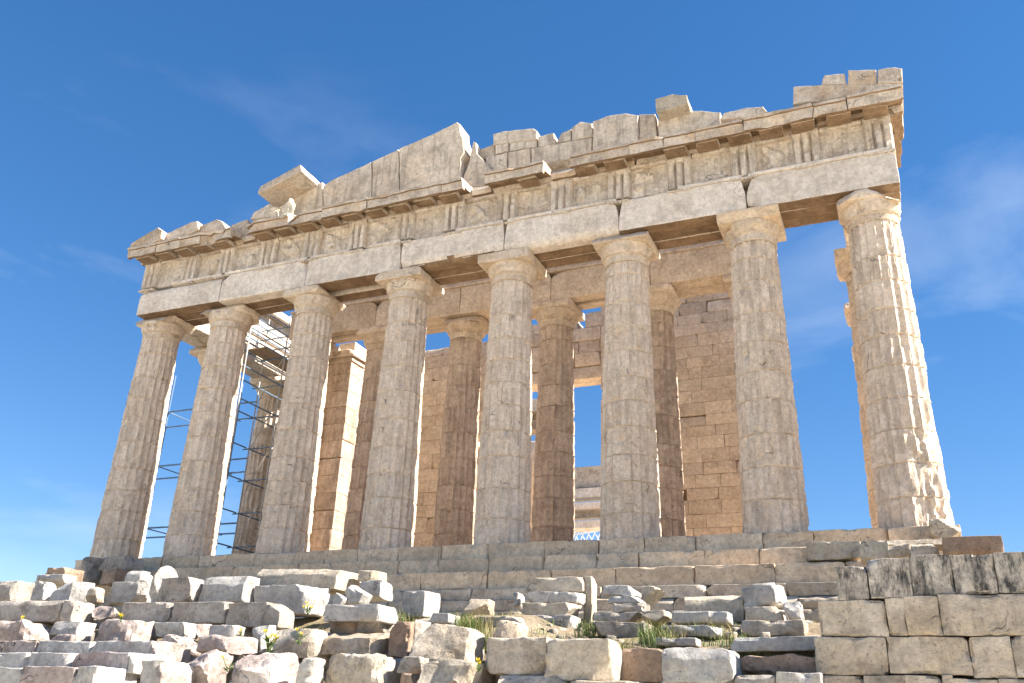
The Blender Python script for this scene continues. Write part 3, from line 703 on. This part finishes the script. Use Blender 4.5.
cr_o = at(588, 560, 70)
cr = empty('crane', (cr_o.x, 70, -4), 'white steel lattice crane boom far behind the doorway of the temple', 'crane')
a, b = at(566, 545, 70), at(622, 531, 70); mb = MB()
for dz in (0, 1.5):
    for dy in (0, 1.2): tube(mb, (a.x-2, 70+dy, a.z-.4+dz), (b.x+3, 70+dy, b.z-.4+dz), .09)
for k in range(9):
    t0, t1 = k/9, (k+1)/9; q0, q1 = a.lerp(b, t0), a.lerp(b, t1)
    tube(mb, (q0.x, 70, q0.z-.4), (q1.x, 70, q1.z+1.1), .06); tube(mb, (q0.x, 71.2, q0.z+1.1), (q1.x, 71.2, q1.z-.4), .06)
mb.build('boom', M['truss'], cr)
mb = MB()
for dx in (-.6, .6):
    for dy in (0, 1.2): tube(mb, (b.x+dx, 70+dy, -12), (b.x+dx, 70+dy, b.z+1), .09)
mb.build('mast', M['truss'], cr)

# ------------------------------------------------------------------ loose blocks and walls in front
def blk(name, label, px0, py0, px1, py1, Y, d, mat, seed, full=True, yaw=0, roll=0, bevel=.02, rough=.024, cuts=2, cutd=.12, group=None, cat='stone block', parent=None, nscale=1.25, sink=0, res=.075, chip=1.0):
    """a block whose face stands at y = Y; its width, height and place are metric once looked up"""
    cx, cyp = (px0+px1)/2, (py0+py1)/2
    xl = at(px0, cyp, Y).x; xr = at(px1, cyp, Y+(d*.8 if full else 0)).x
    if xr-xl < .12: xr = xl+.12
    zt = at(cx, py0, Y).z; zb = at(cx, py1, Y).z-sink
    mb = MB(); rot = Matrix.Rotation(R(yaw), 3, 'Z') @ Matrix.Rotation(R(roll), 3, 'Y')
    rock(mb, (0, 0, (zt-zb)/2), (xr-xl, d, zt-zb), seed, bevel, rough, res, cuts, cutd, rot, nscale, chip)
    loc = Vector(((xl+xr)/2, Y+d/2, zb))
    o = mb.build(name, M[mat], parent, 22, loc)
    if not parent: tag(o, label, cat, group)
    return o
G1 = 'loose marble blocks lying below the temple'
G2 = 'row of long grey blocks at the left'
G3 = 'rough pinkish stones below the grey row'
G4 = 'large blocks along the front of the grassy terrace'
#  name, label, px0,py0,px1,py1, Y,d, mat, options
B = [
 # upper left row
 ('stone_block', 'pale block with a dark weathered top, leftmost of the upper left row', -14, 580, 31, 601, -11.2, .6, 'grey', dict(group=G1)),
 ('stone_block', 'small sunlit white block standing beside the dark topped block at far left', 32, 581, 55, 600, -11.3, .35, 'white', dict(group=G1)),
 ('marble_slab', 'thin sunlit white slab lying flat behind the small blocks at far left', 36, 574, 76, 583, -10.2, .5, 'white', dict(group=G1, cat='slab', cuts=2)),
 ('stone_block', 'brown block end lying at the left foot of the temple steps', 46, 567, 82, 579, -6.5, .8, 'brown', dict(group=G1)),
 ('stone_block', 'pale grey block with sloped sides next to a small round boulder', 51, 581, 91, 601, -11.4, .4, 'white', dict(group=G1, cutd=.22, cuts=4)),
 ('boulder', 'small rounded boulder between pale block and wide white block', 84, 586, 106, 603, -11.7, .35, 'cream', dict(group=G1, cat='boulder', bevel=.16, rough=.05, cuts=4)),
 ('stone_block', 'wide white block with a slanting left side below a rounded white lump', 102, 582, 156, 603, -11.2, .55, 'white', dict(group=G1, cuts=4, cutd=.25)),
 ('stone_block', 'rounded white lump resting on top of wide white block', 124, 570, 152, 585, -10.7, .4, 'white', dict(group=G1, bevel=.14, cuts=3)),
 ('stone_block', 'tall sunlit white wedge standing upright at the left', 149, 564, 174, 603, -11.5, .55, 'white', dict(group=G1, bevel=.10, cuts=5, cutd=.3, yaw=-28)),
 ('stone_block', 'square grey block right of the tall white wedge', 158, 577, 203, 602, -11.8, .45, 'grey', dict(group=G1, cuts=2)),
 ('stone_block', 'square bluish white block with a clipped upper right corner', 200, 575, 256, 602, -11.6, .5, 'white', dict(group=G1, cuts=2, rough=.012)),
 ('marble_slab', 'long cream slab with a sunlit broken right end and small cut slots', 254, 568, 360, 588, -10.6, 1.0, 'cream', dict(group=G1, cat='slab', cuts=3, roll=2.0, yaw=-3)),
 ('stone_block', 'pale rough block carrying the long cream slab', 252, 585, 326, 614, -11.3, .7, 'white', dict(group=G1, rough=.045, cuts=5, cutd=.25)),
 ('stone_block', 'small flat slab topmost of the white pile beside the long slab', 358, 570, 386, 581, -10.2, .5, 'cream', dict(group=G1, cuts=4, roll=3)),
 ('stone_block', 'bright white block beneath the small flat slab', 356, 580, 391, 599, -10.4, .5, 'white', dict(group=G1, cuts=4)),
 ('stone_block', 'small tilted white block in front of the bright white pile', 343, 588, 369, 604, -11.2, .35, 'white', dict(group=G1, roll=28, cuts=3)),
 ('stone_block', 'small bluish wedge of marble beside the tilted white block', 331, 594, 351, 605, -11.3, .3, 'white', dict(group=G1, roll=20, cuts=3)),
 # long grey row
 ('stone_block', 'long grey block leftmost of the grey row', -20, 600, 60, 622, -12.5, .6, 'grey', dict(full=False, group=G2)),
 ('stone_block', 'short grey block second from the left in the grey row', 61, 600, 91, 623, -12.5, .6, 'grey', dict(group=G2)),
 ('boulder', 'rough pink rock filling the break in the grey row', 88, 604, 124, 622, -12.2, .5, 'pink', dict(group=G3, cat='rock', bevel=.12, rough=.07, cuts=5, cutd=.25)),
 ('stone_block', 'grey block just right of the break in the grey row', 121, 602, 170, 623, -12.5, .6, 'grey', dict(full=False, group=G2)),
 ('stone_block', 'long grey block with a dark oval stain in the grey row', 170.5, 602, 226, 623, -12.52, .6, 'grey', dict(full=False, group=G2)),
 ('stone_block', 'thick grey block with a pale broken right end closing the grey row', 227, 602, 298, 627, -12.6, .7, 'grey', dict(group=G2, cuts=4, cutd=.25)),
 # rough stones under it
 ('boulder', 'wide rough pink rock at far left under the grey row', -15, 620, 49, 642, -13.1, .6, 'pink', dict(group=G3, cat='rock', bevel=.1, rough=.08, cuts=6, cutd=.25)),
 ('stone_block', 'squared pale block between two rough pink rocks at left', 51, 621, 92, 635, -13.2, .45, 'white', dict(group=G3)),
 ('stone_block', 'low flat pink stone under the squared pale block', 48, 634, 88, 645, -13.5, .5, 'pink', dict(group=G3, rough=.05, bevel=.08)),
 ('boulder', 'broad rough pink rock with sunlit top right of the squared pale block', 88, 619, 153, 646, -13.2, .7, 'pink', dict(group=G3, cat='rock', bevel=.1, rough=.09, cuts=7, cutd=.25)),
 ('stone_block', 'squared bluish block under the long grey stained block', 154, 622, 196, 637, -13.1, .45, 'white', dict(group=G3)),
 ('stone_block', 'small pink stone between squared bluish block and mottled white stone', 194, 624, 211, 637, -13.1, .4, 'pink', dict(group=G3, bevel=.08, rough=.04)),
 ('stone_block', 'mottled white and grey stone with dark lichen under the grey row', 208, 625, 244, 637, -13.1, .4, 'white', dict(group=G3, rough=.04)),
 ('stone_block', 'leaning sunlit white block under the right end of the grey row', 240, 624, 273, 653, -13.2, .5, 'white', dict(group=G3, roll=-8, cuts=5, cutd=.3)),
 ('boulder', 'pink rock with a shaded left face above the lower pink boulders', 156, 634, 201, 654, -13.7, .6, 'pink', dict(group=G3, cat='rock', bevel=.08, rough=.05, cuts=5, cutd=.22)),
 ('boulder', 'wide sunlit pale rock under the mottled white stone', 196, 635, 254, 653, -13.7, .6, 'pink', dict(group=G3, cat='rock', bevel=.07, rough=.05, cuts=5, cutd=.25)),
 ('boulder', 'lumpy pink boulder beside the right end of the low stone steps', 174, 650, 229, 692, -14.6, .8, 'pink', dict(group=G3, cat='rock', bevel=.14, rough=.09, cuts=7, cutd=.3)),
 ('boulder', 'broad pale pink boulder at the bottom with a sunlit right half', 224, 651, 300, 694, -14.6, .9, 'pink', dict(group=G3, cat='rock', bevel=.1, rough=.07, cuts=6, cutd=.35)),
 ('boulder', 'small bluish white boulder between pink boulder and layered rock', 296, 657, 326, 690, -14.5, .5, 'white', dict(group=G3, cat='rock', bevel=.1, rough=.06, cuts=5)),
 # middle stack
 ('stone_block', 'flat grey block with a black patch, topmost of the centre left stack', 324, 604, 396, 621, -12.6, .75, 'white', dict(group=G4, cuts=2, rough=.01)),
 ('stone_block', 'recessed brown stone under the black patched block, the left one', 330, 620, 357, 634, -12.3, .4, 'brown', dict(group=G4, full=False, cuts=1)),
 ('stone_block', 'recessed grey stone under the black patched block, the right one', 357, 620, 392, 633, -12.3, .5, 'grey', dict(group=G4, cuts=1)),
 ('stone_block', 'cracked layered beige block under the two recessed stones', 322, 631, 393, 656, -13.0, .7, 'beige', dict(group=G4, rough=.06, cuts=4)),
 ('boulder', 'rounded grey beige rock beside the yellow flowers', 271, 627, 334, 659, -13.3, .8, 'beige', dict(group=G4, cat='rock', bevel=.12, rough=.05, cuts=5, cutd=.2)),
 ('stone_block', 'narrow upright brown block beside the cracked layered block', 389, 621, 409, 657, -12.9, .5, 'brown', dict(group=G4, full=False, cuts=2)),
 ('stone_block', 'narrow upright pale block right of the upright brown block', 405, 619, 427, 657, -12.8, .6, 'grey', dict(group=G4, cuts=2)),
 ('boulder', 'big beige block with a dark pitted top leaning right', 409, 623, 480, 666, -13.6, .95, 'beige', dict(group=G4, cat='rock', bevel=.09, rough=.05, cuts=6, cutd=.3, roll=4)),
 ('boulder', 'layered beige rock with deep horizontal shadow at the bottom', 317, 655, 403, 694, -14.1, .9, 'beige', dict(group=G4, cat='rock', bevel=.08, rough=.08, cuts=6, cutd=.25)),
 ('stone_block', 'small grey stone wedged under the big dark topped block', 397, 656, 432, 674, -13.9, .5, 'grey', dict(group=G4)),
 ('boulder', 'flat sunlit rock under the big dark topped block', 417, 661, 493, 684, -14.3, .9, 'cream', dict(group=G4, cat='rock', rough=.06, cuts=6, cutd=.25)),
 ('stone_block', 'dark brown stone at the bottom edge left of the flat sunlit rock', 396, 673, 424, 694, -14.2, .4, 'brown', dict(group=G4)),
 # on the terrace
 ('stone_block', 'upright white block with a sunlit right face in the grass', 402, 591, 440, 617, -11.0, .5, 'white', dict(group=G1, yaw=-18, cuts=3)),
 ('stone_block', 'flat bluish stone half sunk in the grass near the upright white block', 427, 613, 458, 623, -12.0, .45, 'white', dict(group=G1, cuts=4)),
 ('stone_block', 'tapered pale block lying before the temple foundation', 459, 598, 493, 615, -9.0, .5, 'cream', dict(group=G1, cuts=5, cutd=.3)),
 ('stone_block', 'small bright white rounded marble piece before the foundation', 508, 592, 524, 607, -9.2, .4, 'white', dict(group=G1, bevel=.12, cuts=3)),
 ('marble_slab', 'thick cream slab topmost of the neat centre stack', 525, 577, 583, 592, -9.5, .5, 'cream', dict(group=G1, cat='slab', full=False, cuts=3)),
 ('stone_block', 'tall cream block standing at the right side of the neat centre stack', 582, 576, 596, 628, -9.4, .35, 'cream', dict(group=G1, cuts=3, full=True)),
 ('marble_slab', 'white slab second from the top of the neat centre stack', 526, 591.5, 585, 603, -9.9, .55, 'white', dict(group=G1, cat='slab', cuts=3)),
 ('marble_slab', 'long cream slab third from the top of the neat centre stack', 521, 602.5, 580, 616, -10.2, .6, 'cream', dict(group=G1, cat='slab', cuts=3)),
 ('marble_slab', 'bluish slab at the bottom of the neat centre stack', 528, 615, 579, 629, -10.5, .6, 'white', dict(group=G1, cat='slab', cuts=2)),
 ('marble_slab', 'low flat pale slab left of the neat centre stack', 474, 616, 533, 629, -11.2, .6, 'cream', dict(group=G1, cat='slab', cuts=4)),
 ('boulder', 'tilted boulder with a shaded face on the big front block', 490, 619, 527, 640, -12.9, .5, 'beige', dict(group=G1, cat='boulder', bevel=.12, rough=.05, cuts=6, cutd=.25, roll=12)),
 ('marble_slab', 'broken white slab topmost of the thin slab stack', 602, 585, 640, 595, -9.8, .5, 'white', dict(group=G1, cat='slab', cuts=4)),
 ('marble_slab', 'white slab second from the top of the thin slab stack', 607, 595.3, 647, 602.5, -10.0, .5, 'white', dict(group=G1, cat='slab', cuts=3)),
 ('marble_slab', 'grey slab third from the top of the thin slab stack', 611, 602.8, 650, 612, -10.1, .5, 'grey', dict(group=G1, cat='slab', cuts=3)),
 ('marble_slab', 'wide dark slab jutting left low in the thin slab stack', 590, 612, 646, 620.5, -10.4, .6, 'grey', dict(group=G1, cat='slab', cuts=2)),
 ('marble_slab', 'rough sunlit stone at the right of the wide dark slab', 641, 610, 671, 622, -10.5, .5, 'cream', dict(group=G1, cat='slab', cuts=5, rough=.04)),
 ('marble_slab', 'long grey slab at the foot of the thin slab stack, tipped in the grass', 594, 622, 654, 637, -11.2, .6, 'grey', dict(group=G1, cat='slab', cuts=3, roll=3)),
 ('marble_slab', 'wedge shaped cream slab leaning behind the thin slab stack', 634, 585, 672, 608, -9.2, .6, 'cream', dict(group=G1, cat='slab', cuts=6, cutd=.45, roll=10)),
 ('stone_block', 'large cream block with a rough sunlit right end before the foundation', 684, 595, 749, 622, -9.6, .8, 'cream', dict(group=G1, cuts=4, rough=.03)),
 ('marble_slab', 'smooth white rounded beam lying before the large cream block', 671, 611, 732, 623, -10.6, .45, 'white', dict(group=G1, cat='slab', bevel=.12, rough=.008, cuts=1)),
 ('marble_slab', 'pale flat slab with a ragged right end lying in the grass', 662, 625, 724, 636, -11.4, .6, 'white', dict(group=G1, cat='slab', cuts=4, rough=.03)),
 ('marble_slab', 'thin grey slab sunk in grass above the big grooved front block', 655, 637.5, 702, 645.5, -12.4, .5, 'white', dict(group=G1, cat='slab', cuts=3)),
 ('stone_block', 'tilted white block with a bright right face on a grey block', 744, 584, 783, 606, -9.8, .7, 'white', dict(group=G1, roll=-9, yaw=-12, cuts=3)),
 ('stone_block', 'grey block carrying the tilted white block', 745, 606, 786, 623, -10.0, .6, 'cream', dict(group=G1, cuts=3)),
 ('stone_block', 'bright rounded white marble piece beside the right wall', 783, 601, 804, 622, -10.2, .45, 'white', dict(group=G1, bevel=.14, rough=.05, cuts=4)),
 ('marble_slab', 'long grey beige slab under the tilted block pile', 741, 620, 808, 636, -11.0, .7, 'beige', dict(group=G1, cat='slab', cuts=3)),
 ('stone_beam', 'long pale beam with a small square hole near its right end', 730, 636.5, 822, 651, -12.7, .5, 'white', dict(group=G1, cat='stone beam', cuts=1, rough=.008, roll=-1.5)),
 # front of terrace
 ('stone_block', 'large brownish block second from left along the terrace front', 481, 637.5, 546, 675, -14.0, .9, 'beige', dict(group=G4, full=False, cuts=5, cutd=.2)),
 ('stone_block', 'largest pale block along the terrace front with a chipped right end', 543, 638.5, 623, 681, -14.1, .8, 'cream', dict(group=G4, cuts=5, cutd=.22, bevel=.05)),
 ('stone_block', 'brown shaded block set back between the two big front blocks', 618, 648, 666, 682, -13.5, .6, 'brown', dict(group=G4, full=False, cuts=2)),
 ('stone_block', 'big grooved grey white block with a rough broken top', 662, 646.5, 740, 684, -14.1, .7, 'white', dict(group=G4, cuts=5, rough=.05, bevel=.06)),
 ('stone_block', 'low stone at the bottom edge beneath the large brownish block', 496, 675, 566, 700, -14.2, .8, 'beige', dict(group=G4, full=False, cuts=2)),
 ('stone_block', 'low pale stone at the bottom edge beneath the largest pale block', 567, 681, 640, 702, -14.2, .8, 'cream', dict(group=G4, full=False, cuts=2)),
 ('stone_block', 'low grey stone at the bottom edge under the dark hollow', 733, 674, 776, 700, -14.1, .8, 'grey', dict(group=G4, full=False, cuts=3)),
 ('stone_block', 'low pale stone at the bottom edge touching the right wall', 776, 672, 822, 700, -14.1, .8, 'white', dict(group=G4, full=False, cuts=3)),
 ('stone_block', 'dark rough rubble filling the hollow under the long beam', 738, 655, 822, 674, -13.45, .5, 'brown', dict(group=G4, full=False, rough=.08, cuts=5)),
 ('stone_block', 'grey brown sloping block at the ruined left end of the temple steps', 72, 556, 104, 582, -3.4, .9, 'grey', dict(group=G1, cuts=5, cutd=.4)),
 ('stone_block', 'flat grey brown block before the foot of the leftmost column', 98, 556, 142, 570, -2.9, .8, 'grey', dict(group=G1, cuts=4, cutd=.2)),
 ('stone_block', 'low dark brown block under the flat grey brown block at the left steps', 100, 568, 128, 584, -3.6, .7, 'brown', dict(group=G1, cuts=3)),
 # south-west corner of the temple, seen over the right wall
 ('stone_block', 'big brown squared block standing at the temple corner against the sky', 944, 536, 1000, 557, -5.2, 1.0, 'brown', dict(group=G1, cuts=2)),
 ('stone_block', 'sunlit cream block with a broken right end left of the corner rubble', 859, 540, 889, 559, -4.6, .8, 'cream', dict(group=G1, cuts=4)),
 ('stone_block', 'low broken stone under the corner column, left one of two', 888, 544, 911, 557, -4.7, .7, 'beige', dict(group=G1, cuts=3)),
 ('stone_block', 'low broken stone under the corner column, right one of two', 910, 543, 938, 557, -4.7, .7, 'beige', dict(group=G1, cuts=4)),
 ('stone_block', 'flat beige slab on the broken stones below the corner column', 884, 538, 948, 546, -4.2, .8, 'beige', dict(group=G1, cuts=4)),
 ('stone_block', 'long cream block over the left end of the right wall', 806, 541, 861, 559, -2.35, .62, 'cream', dict(group=G1, cuts=3, full=False)),
 ('stone_block', 'sunlit broken lump at the right foot of the corner column', 930, 518, 962, 541, -1.9, .8, 'cream', dict(group=G1, cuts=5, cutd=.3)),
]
for i, (nm, lab, a, b_, c, d_, Y, dd, mat, kw) in enumerate(B): blk(nm, lab, a, b_, c, d_, Y, dd, mat, 1000+i*7, **kw)

# low stone steps at the lower left
st = empty('stone_steps', (at(60, 690, -15).x, -15, -5.2), 'low worn pale stone steps at the bottom left', 'steps')
rows = [(640.5, 659, [(-30, 34), (34.3, 88), (88.3, 150), (150, 167)], -14.4), (652.5, 671, [(-30, 27), (27.3, 70), (70.3, 128), (128.3, 163)], -15.0), (666.5, 698, [(-30, 18), (18.3, 72), (72.3, 128)], -15.6)]
for r, (ya, yb, xs2, Y) in enumerate(rows):
    for k, (xa, xb) in enumerate(xs2):
        blk('step', None, xa, ya+random.uniform(-.6, .6), xb, yb+3, Y, .85, 'white' if (r+k) % 3 else 'pink', 2000+r*10+k, full=(k == len(xs2)-1), parent=st, rough=.03, bevel=.02, cuts=1)
blk('step', None, 137, 660, 160, 698, -15.3, .7, 'white', 2050, full=False, parent=st); blk('step', None, 156, 659, 182, 698, -15.3, .6, 'pink', 2051, parent=st, cuts=5)

# right wall
wl = empty('stone_wall', (at(920, 690, -13.6).x, -13.6, -5.6), 'coursed limestone wall at the right with black lichen on its top course', 'wall')
WR = [('walltop', [(836, 868, 566, 600), (868, 911, 557.5, 598), (911, 953, 555, 595), (953, 996, 554, 594), (996, 1045, 552, 593), (1045, 1100, 551, 592), (1100, 1165, 549, 590), (1165, 1230, 547, 588), (1230, 1300, 545, 586)]),
      ('wall', [(819, 887, 600, 636.5), (887, 905.5, 598.5, 636), (905.5, 940, 595.5, 635.5), (940, 1060, 593.5, 635.5), (1060, 1150, 592, 635), (1150, 1225, 590, 634), (1225, 1300, 588, 633)]),
      ('wall', [(815, 888, 637, 675), (888, 971, 636.5, 674.5), (971, 1014, 636, 678), (1014, 1100, 636, 678), (1100, 1190, 635, 678), (1190, 1300, 634, 678)]),
      ('wall', [(819, 865, 675.5, 702), (865, 906, 675, 702), (906, 943, 675, 702), (943, 951, 675, 702), (951, 1000, 679, 702), (1000, 1080, 679, 702), (1080, 1180, 679, 702), (1180, 1300, 679, 702)])]
for r, (mt, row) in enumerate(WR):
    for k, (xa, xb, ya, yb) in enumerate(row):
        blk('wall_block', None, xa+.1, ya, xb-.1, yb-.1, -13.6+random.uniform(-.02, .02)-(0 if r == 0 else .03), .7, mt, 3000+r*20+k, full=False, parent=wl, rough=.016, bevel=.014, cuts=(1 if r == 0 else 0), cutd=.10)
mb = MB(); p0 = at(842, 600, -13.0); rock(mb, (15.1, -12.8, -4.6), (3.4, .5, 2.6), 5, .03, .02, .6); mb.build('wall_core', M['brown'], wl)

# ------------------------------------------------------------------ small stones and plants
G5 = 'small rubble stones scattered among the big blocks'
rnd = random.Random(5); protos = []
for k in range(7):
    mb = MB(); rock(mb, (0, 0, .07), (.26, .22, .17), 4000+k, .06, .03, .07, 5, .08); o = mb.build('rubble_stone', M[('cream', 'white', 'beige', 'pink', 'grey', 'beige', 'cream')[k]], None, 35); protos.append(o)
spots = []
for k in range(290):
    x = rnd.uniform(7.5, 12.7); y = rnd.uniform(-13.3, -6) if k > 150 else rnd.uniform(-15.2, -11.5)
    if k < 150: x = rnd.uniform(-8, 8.5)
    if y < -12 and x > 11.5: continue
    spots.append((x, y))
for i, (x, y) in enumerate(spots):
    if i < 7: o = protos[i]
    else: o = protos[i % 7].copy(); C.objects.link(o)
    s = rnd.uniform(.5, 1.3)*(1.7 if i < 150 else .55); o.scale = (s*rnd.uniform(.8, 1.5), s, s*rnd.uniform(.7, 1.1)); o.rotation_euler = (0, 0, rnd.uniform(0, 6.28)); o.location = (x, y, ground_z(x, y)-.02)
    tag(o, 'small rubble stone lying loose on the earth among the big blocks', 'stone', G5)
def blades(mb, x, y, z, n, h, spread, rnd):
    for k in range(n):
        a = rnd.uniform(0, 6.28); r = spread*math.sqrt(rnd.random()); bx, by = x+math.cos(a)*r, y+math.sin(a)*r
        hh = h*rnd.uniform(.5, 1.2); la = rnd.uniform(0, 6.28); le = hh*rnd.uniform(.2, 1.1); wd = rnd.uniform(.003, .007); wx, wy = math.cos(la+1.57)*wd, math.sin(la+1.57)*wd
        m = (bx+math.cos(la)*le*.35, by+math.sin(la)*le*.35, z+hh*.6); t = (bx+math.cos(la)*le, by+math.sin(la)*le, z+hh)
        mb.add([Vector((bx-wx, by-wy, z-.05)), Vector((bx+wx, by+wy, z-.05)), Vector((m[0]+wx*.8, m[1]+wy*.8, m[2])), Vector((m[0]-wx*.8, m[1]-wy*.8, m[2])), Vector(t)], [(0, 1, 2, 3), (3, 2, 4)])
gr, dr = MB(), MB(); rnd = random.Random(11)
for k in range(230):                                             # tufts over the terrace
    x = rnd.uniform(6, 12.2); y = rnd.uniform(-13.3, -6.5)
    if noise.noise(Vector((x*.8, y*.8, 4))) < -.05: continue
    blades(gr if rnd.random() < .6 else dr, x, y, ground_z(x, y), 22, rnd.uniform(.05, .12), .2, rnd)
for (px, py, Y, n, h) in ((385, 600, -11.6, 80, .3), (400, 602, -11.4, 90, .34), (455, 620, -11.6, 120, .34), (470, 622, -11.7, 120, .38), (482, 628, -12.2, 120, .32), (520, 632, -12.4, 80, .25), (590, 628, -11.0, 90, .3), (655, 634, -11.8, 120, .36), (660, 640, -12.2, 90, .28), (735, 640, -12.2, 80, .2), (708, 628, -11.2, 80, .26), (440, 612, -11.5, 90, .26), (312, 615, -11.9, 70, .26), (95, 617, -12.6, 40, .12), (300, 628, -12.7, 50, .2), (610, 640, -12.6, 90, .22), (640, 646, -13.0, 90, .24), (700, 646, -12.9, 90, .2)):
    p = at(px, py, Y); p.z = min(p.z, ground_z(p.x, Y)+.12); h *= .9; n = int(n*1.3); blades(gr, p.x, Y, p.z-.08, n, h, .28, rnd)
    if n > 60: blades(dr, p.x+.1, Y+.1, p.z-.08, n//2, h*1.1, .32, rnd)
tag(gr.build('grass', M['grass'], None, None), 'short green grass growing in tufts among the fallen blocks', 'grass', kind='stuff')
tag(dr.build('dry_grass', M['drygrass'], None, None), 'dry straw coloured grass among the fallen blocks', 'grass', kind='stuff')
def weed(px, py, Y, h, nfl, label, seed):
    rnd = random.Random(seed); p = at(px, py, Y); e = empty('wildflower', p, label, 'wildflower', 'yellow wildflowers between the stones')
    sm, fm = MB(), MB()
    for k in range(nfl):
        a = rnd.uniform(0, 6.28); t = Vector((p.x+math.cos(a)*h*.5*rnd.random(), p.y+math.sin(a)*h*.4*rnd.random()-.05, p.z+h*rnd.uniform(.55, 1)))
        tube(sm, p, t, .006, 4)
        for q in range(6):
            b = q*1.047; c = t+Vector((math.cos(b)*.02, math.sin(b)*.014, math.sin(b*2)*.008)); d1 = Vector((-math.sin(b), math.cos(b), .3))*.012
            fm.add([t, c+d1, t+(c-t)*1.8+Vector((0, 0, .015)), c-d1], [(0, 1, 2, 3)])
            fm.add([t+Vector((0, 0, .002)), c+Vector((0, -.01, .022)), t+(c-t)*1.5+Vector((0, -.01, .03)), c+Vector((0, -.01, -.022))], [(0, 1, 2, 3)])
    for k in range(18):
        a = rnd.uniform(0, 6.28); l = h*rnd.uniform(.25, .6); z0 = h*rnd.uniform(0, .5); d = Vector((math.cos(a), math.sin(a), rnd.uniform(.1, .7)))
        b = p+Vector((0, 0, z0)); s = Vector((-math.sin(a), math.cos(a), 0))*l*.16
        sm.add([b, b+d*l*.5+s, b+d*l, b+d*l*.5-s], [(0, 1, 2, 3)])
    sm.build('leaves', M['leaf'], e, None)
    if nfl: fm.build('flowers', M['petal'], e, None)
weed(268, 654, -13.6, .40, 7, 'tallest yellow wildflower clump beside the rounded grey beige rock', 1)
weed(308, 615, -11.95, .22, 4, 'yellow wildflower growing below the pale rough block', 2)
weed(121, 622, -13.25, .14, 3, 'small yellow wildflower on the pink rock under the grey row', 3)
weed(240, 638, -13.3, .15, 2, 'tiny yellow wildflower beside the leaning sunlit white block', 4)
weed(228, 672, -14.7, .22, 1, 'leafy weed with one yellow flower between the bottom pink boulders', 5)
weed(24, 621, -13.0, .08, 2, 'tiny yellow wildflower at far left under the grey row', 6)
weed(300, 645, -13.7, .3, 2, 'thin stemmed yellow wildflower in front of the rounded rock', 7)
weed(478, 672, -14.45, .18, 2, 'low yellow wildflower on the flat sunlit rock', 8)
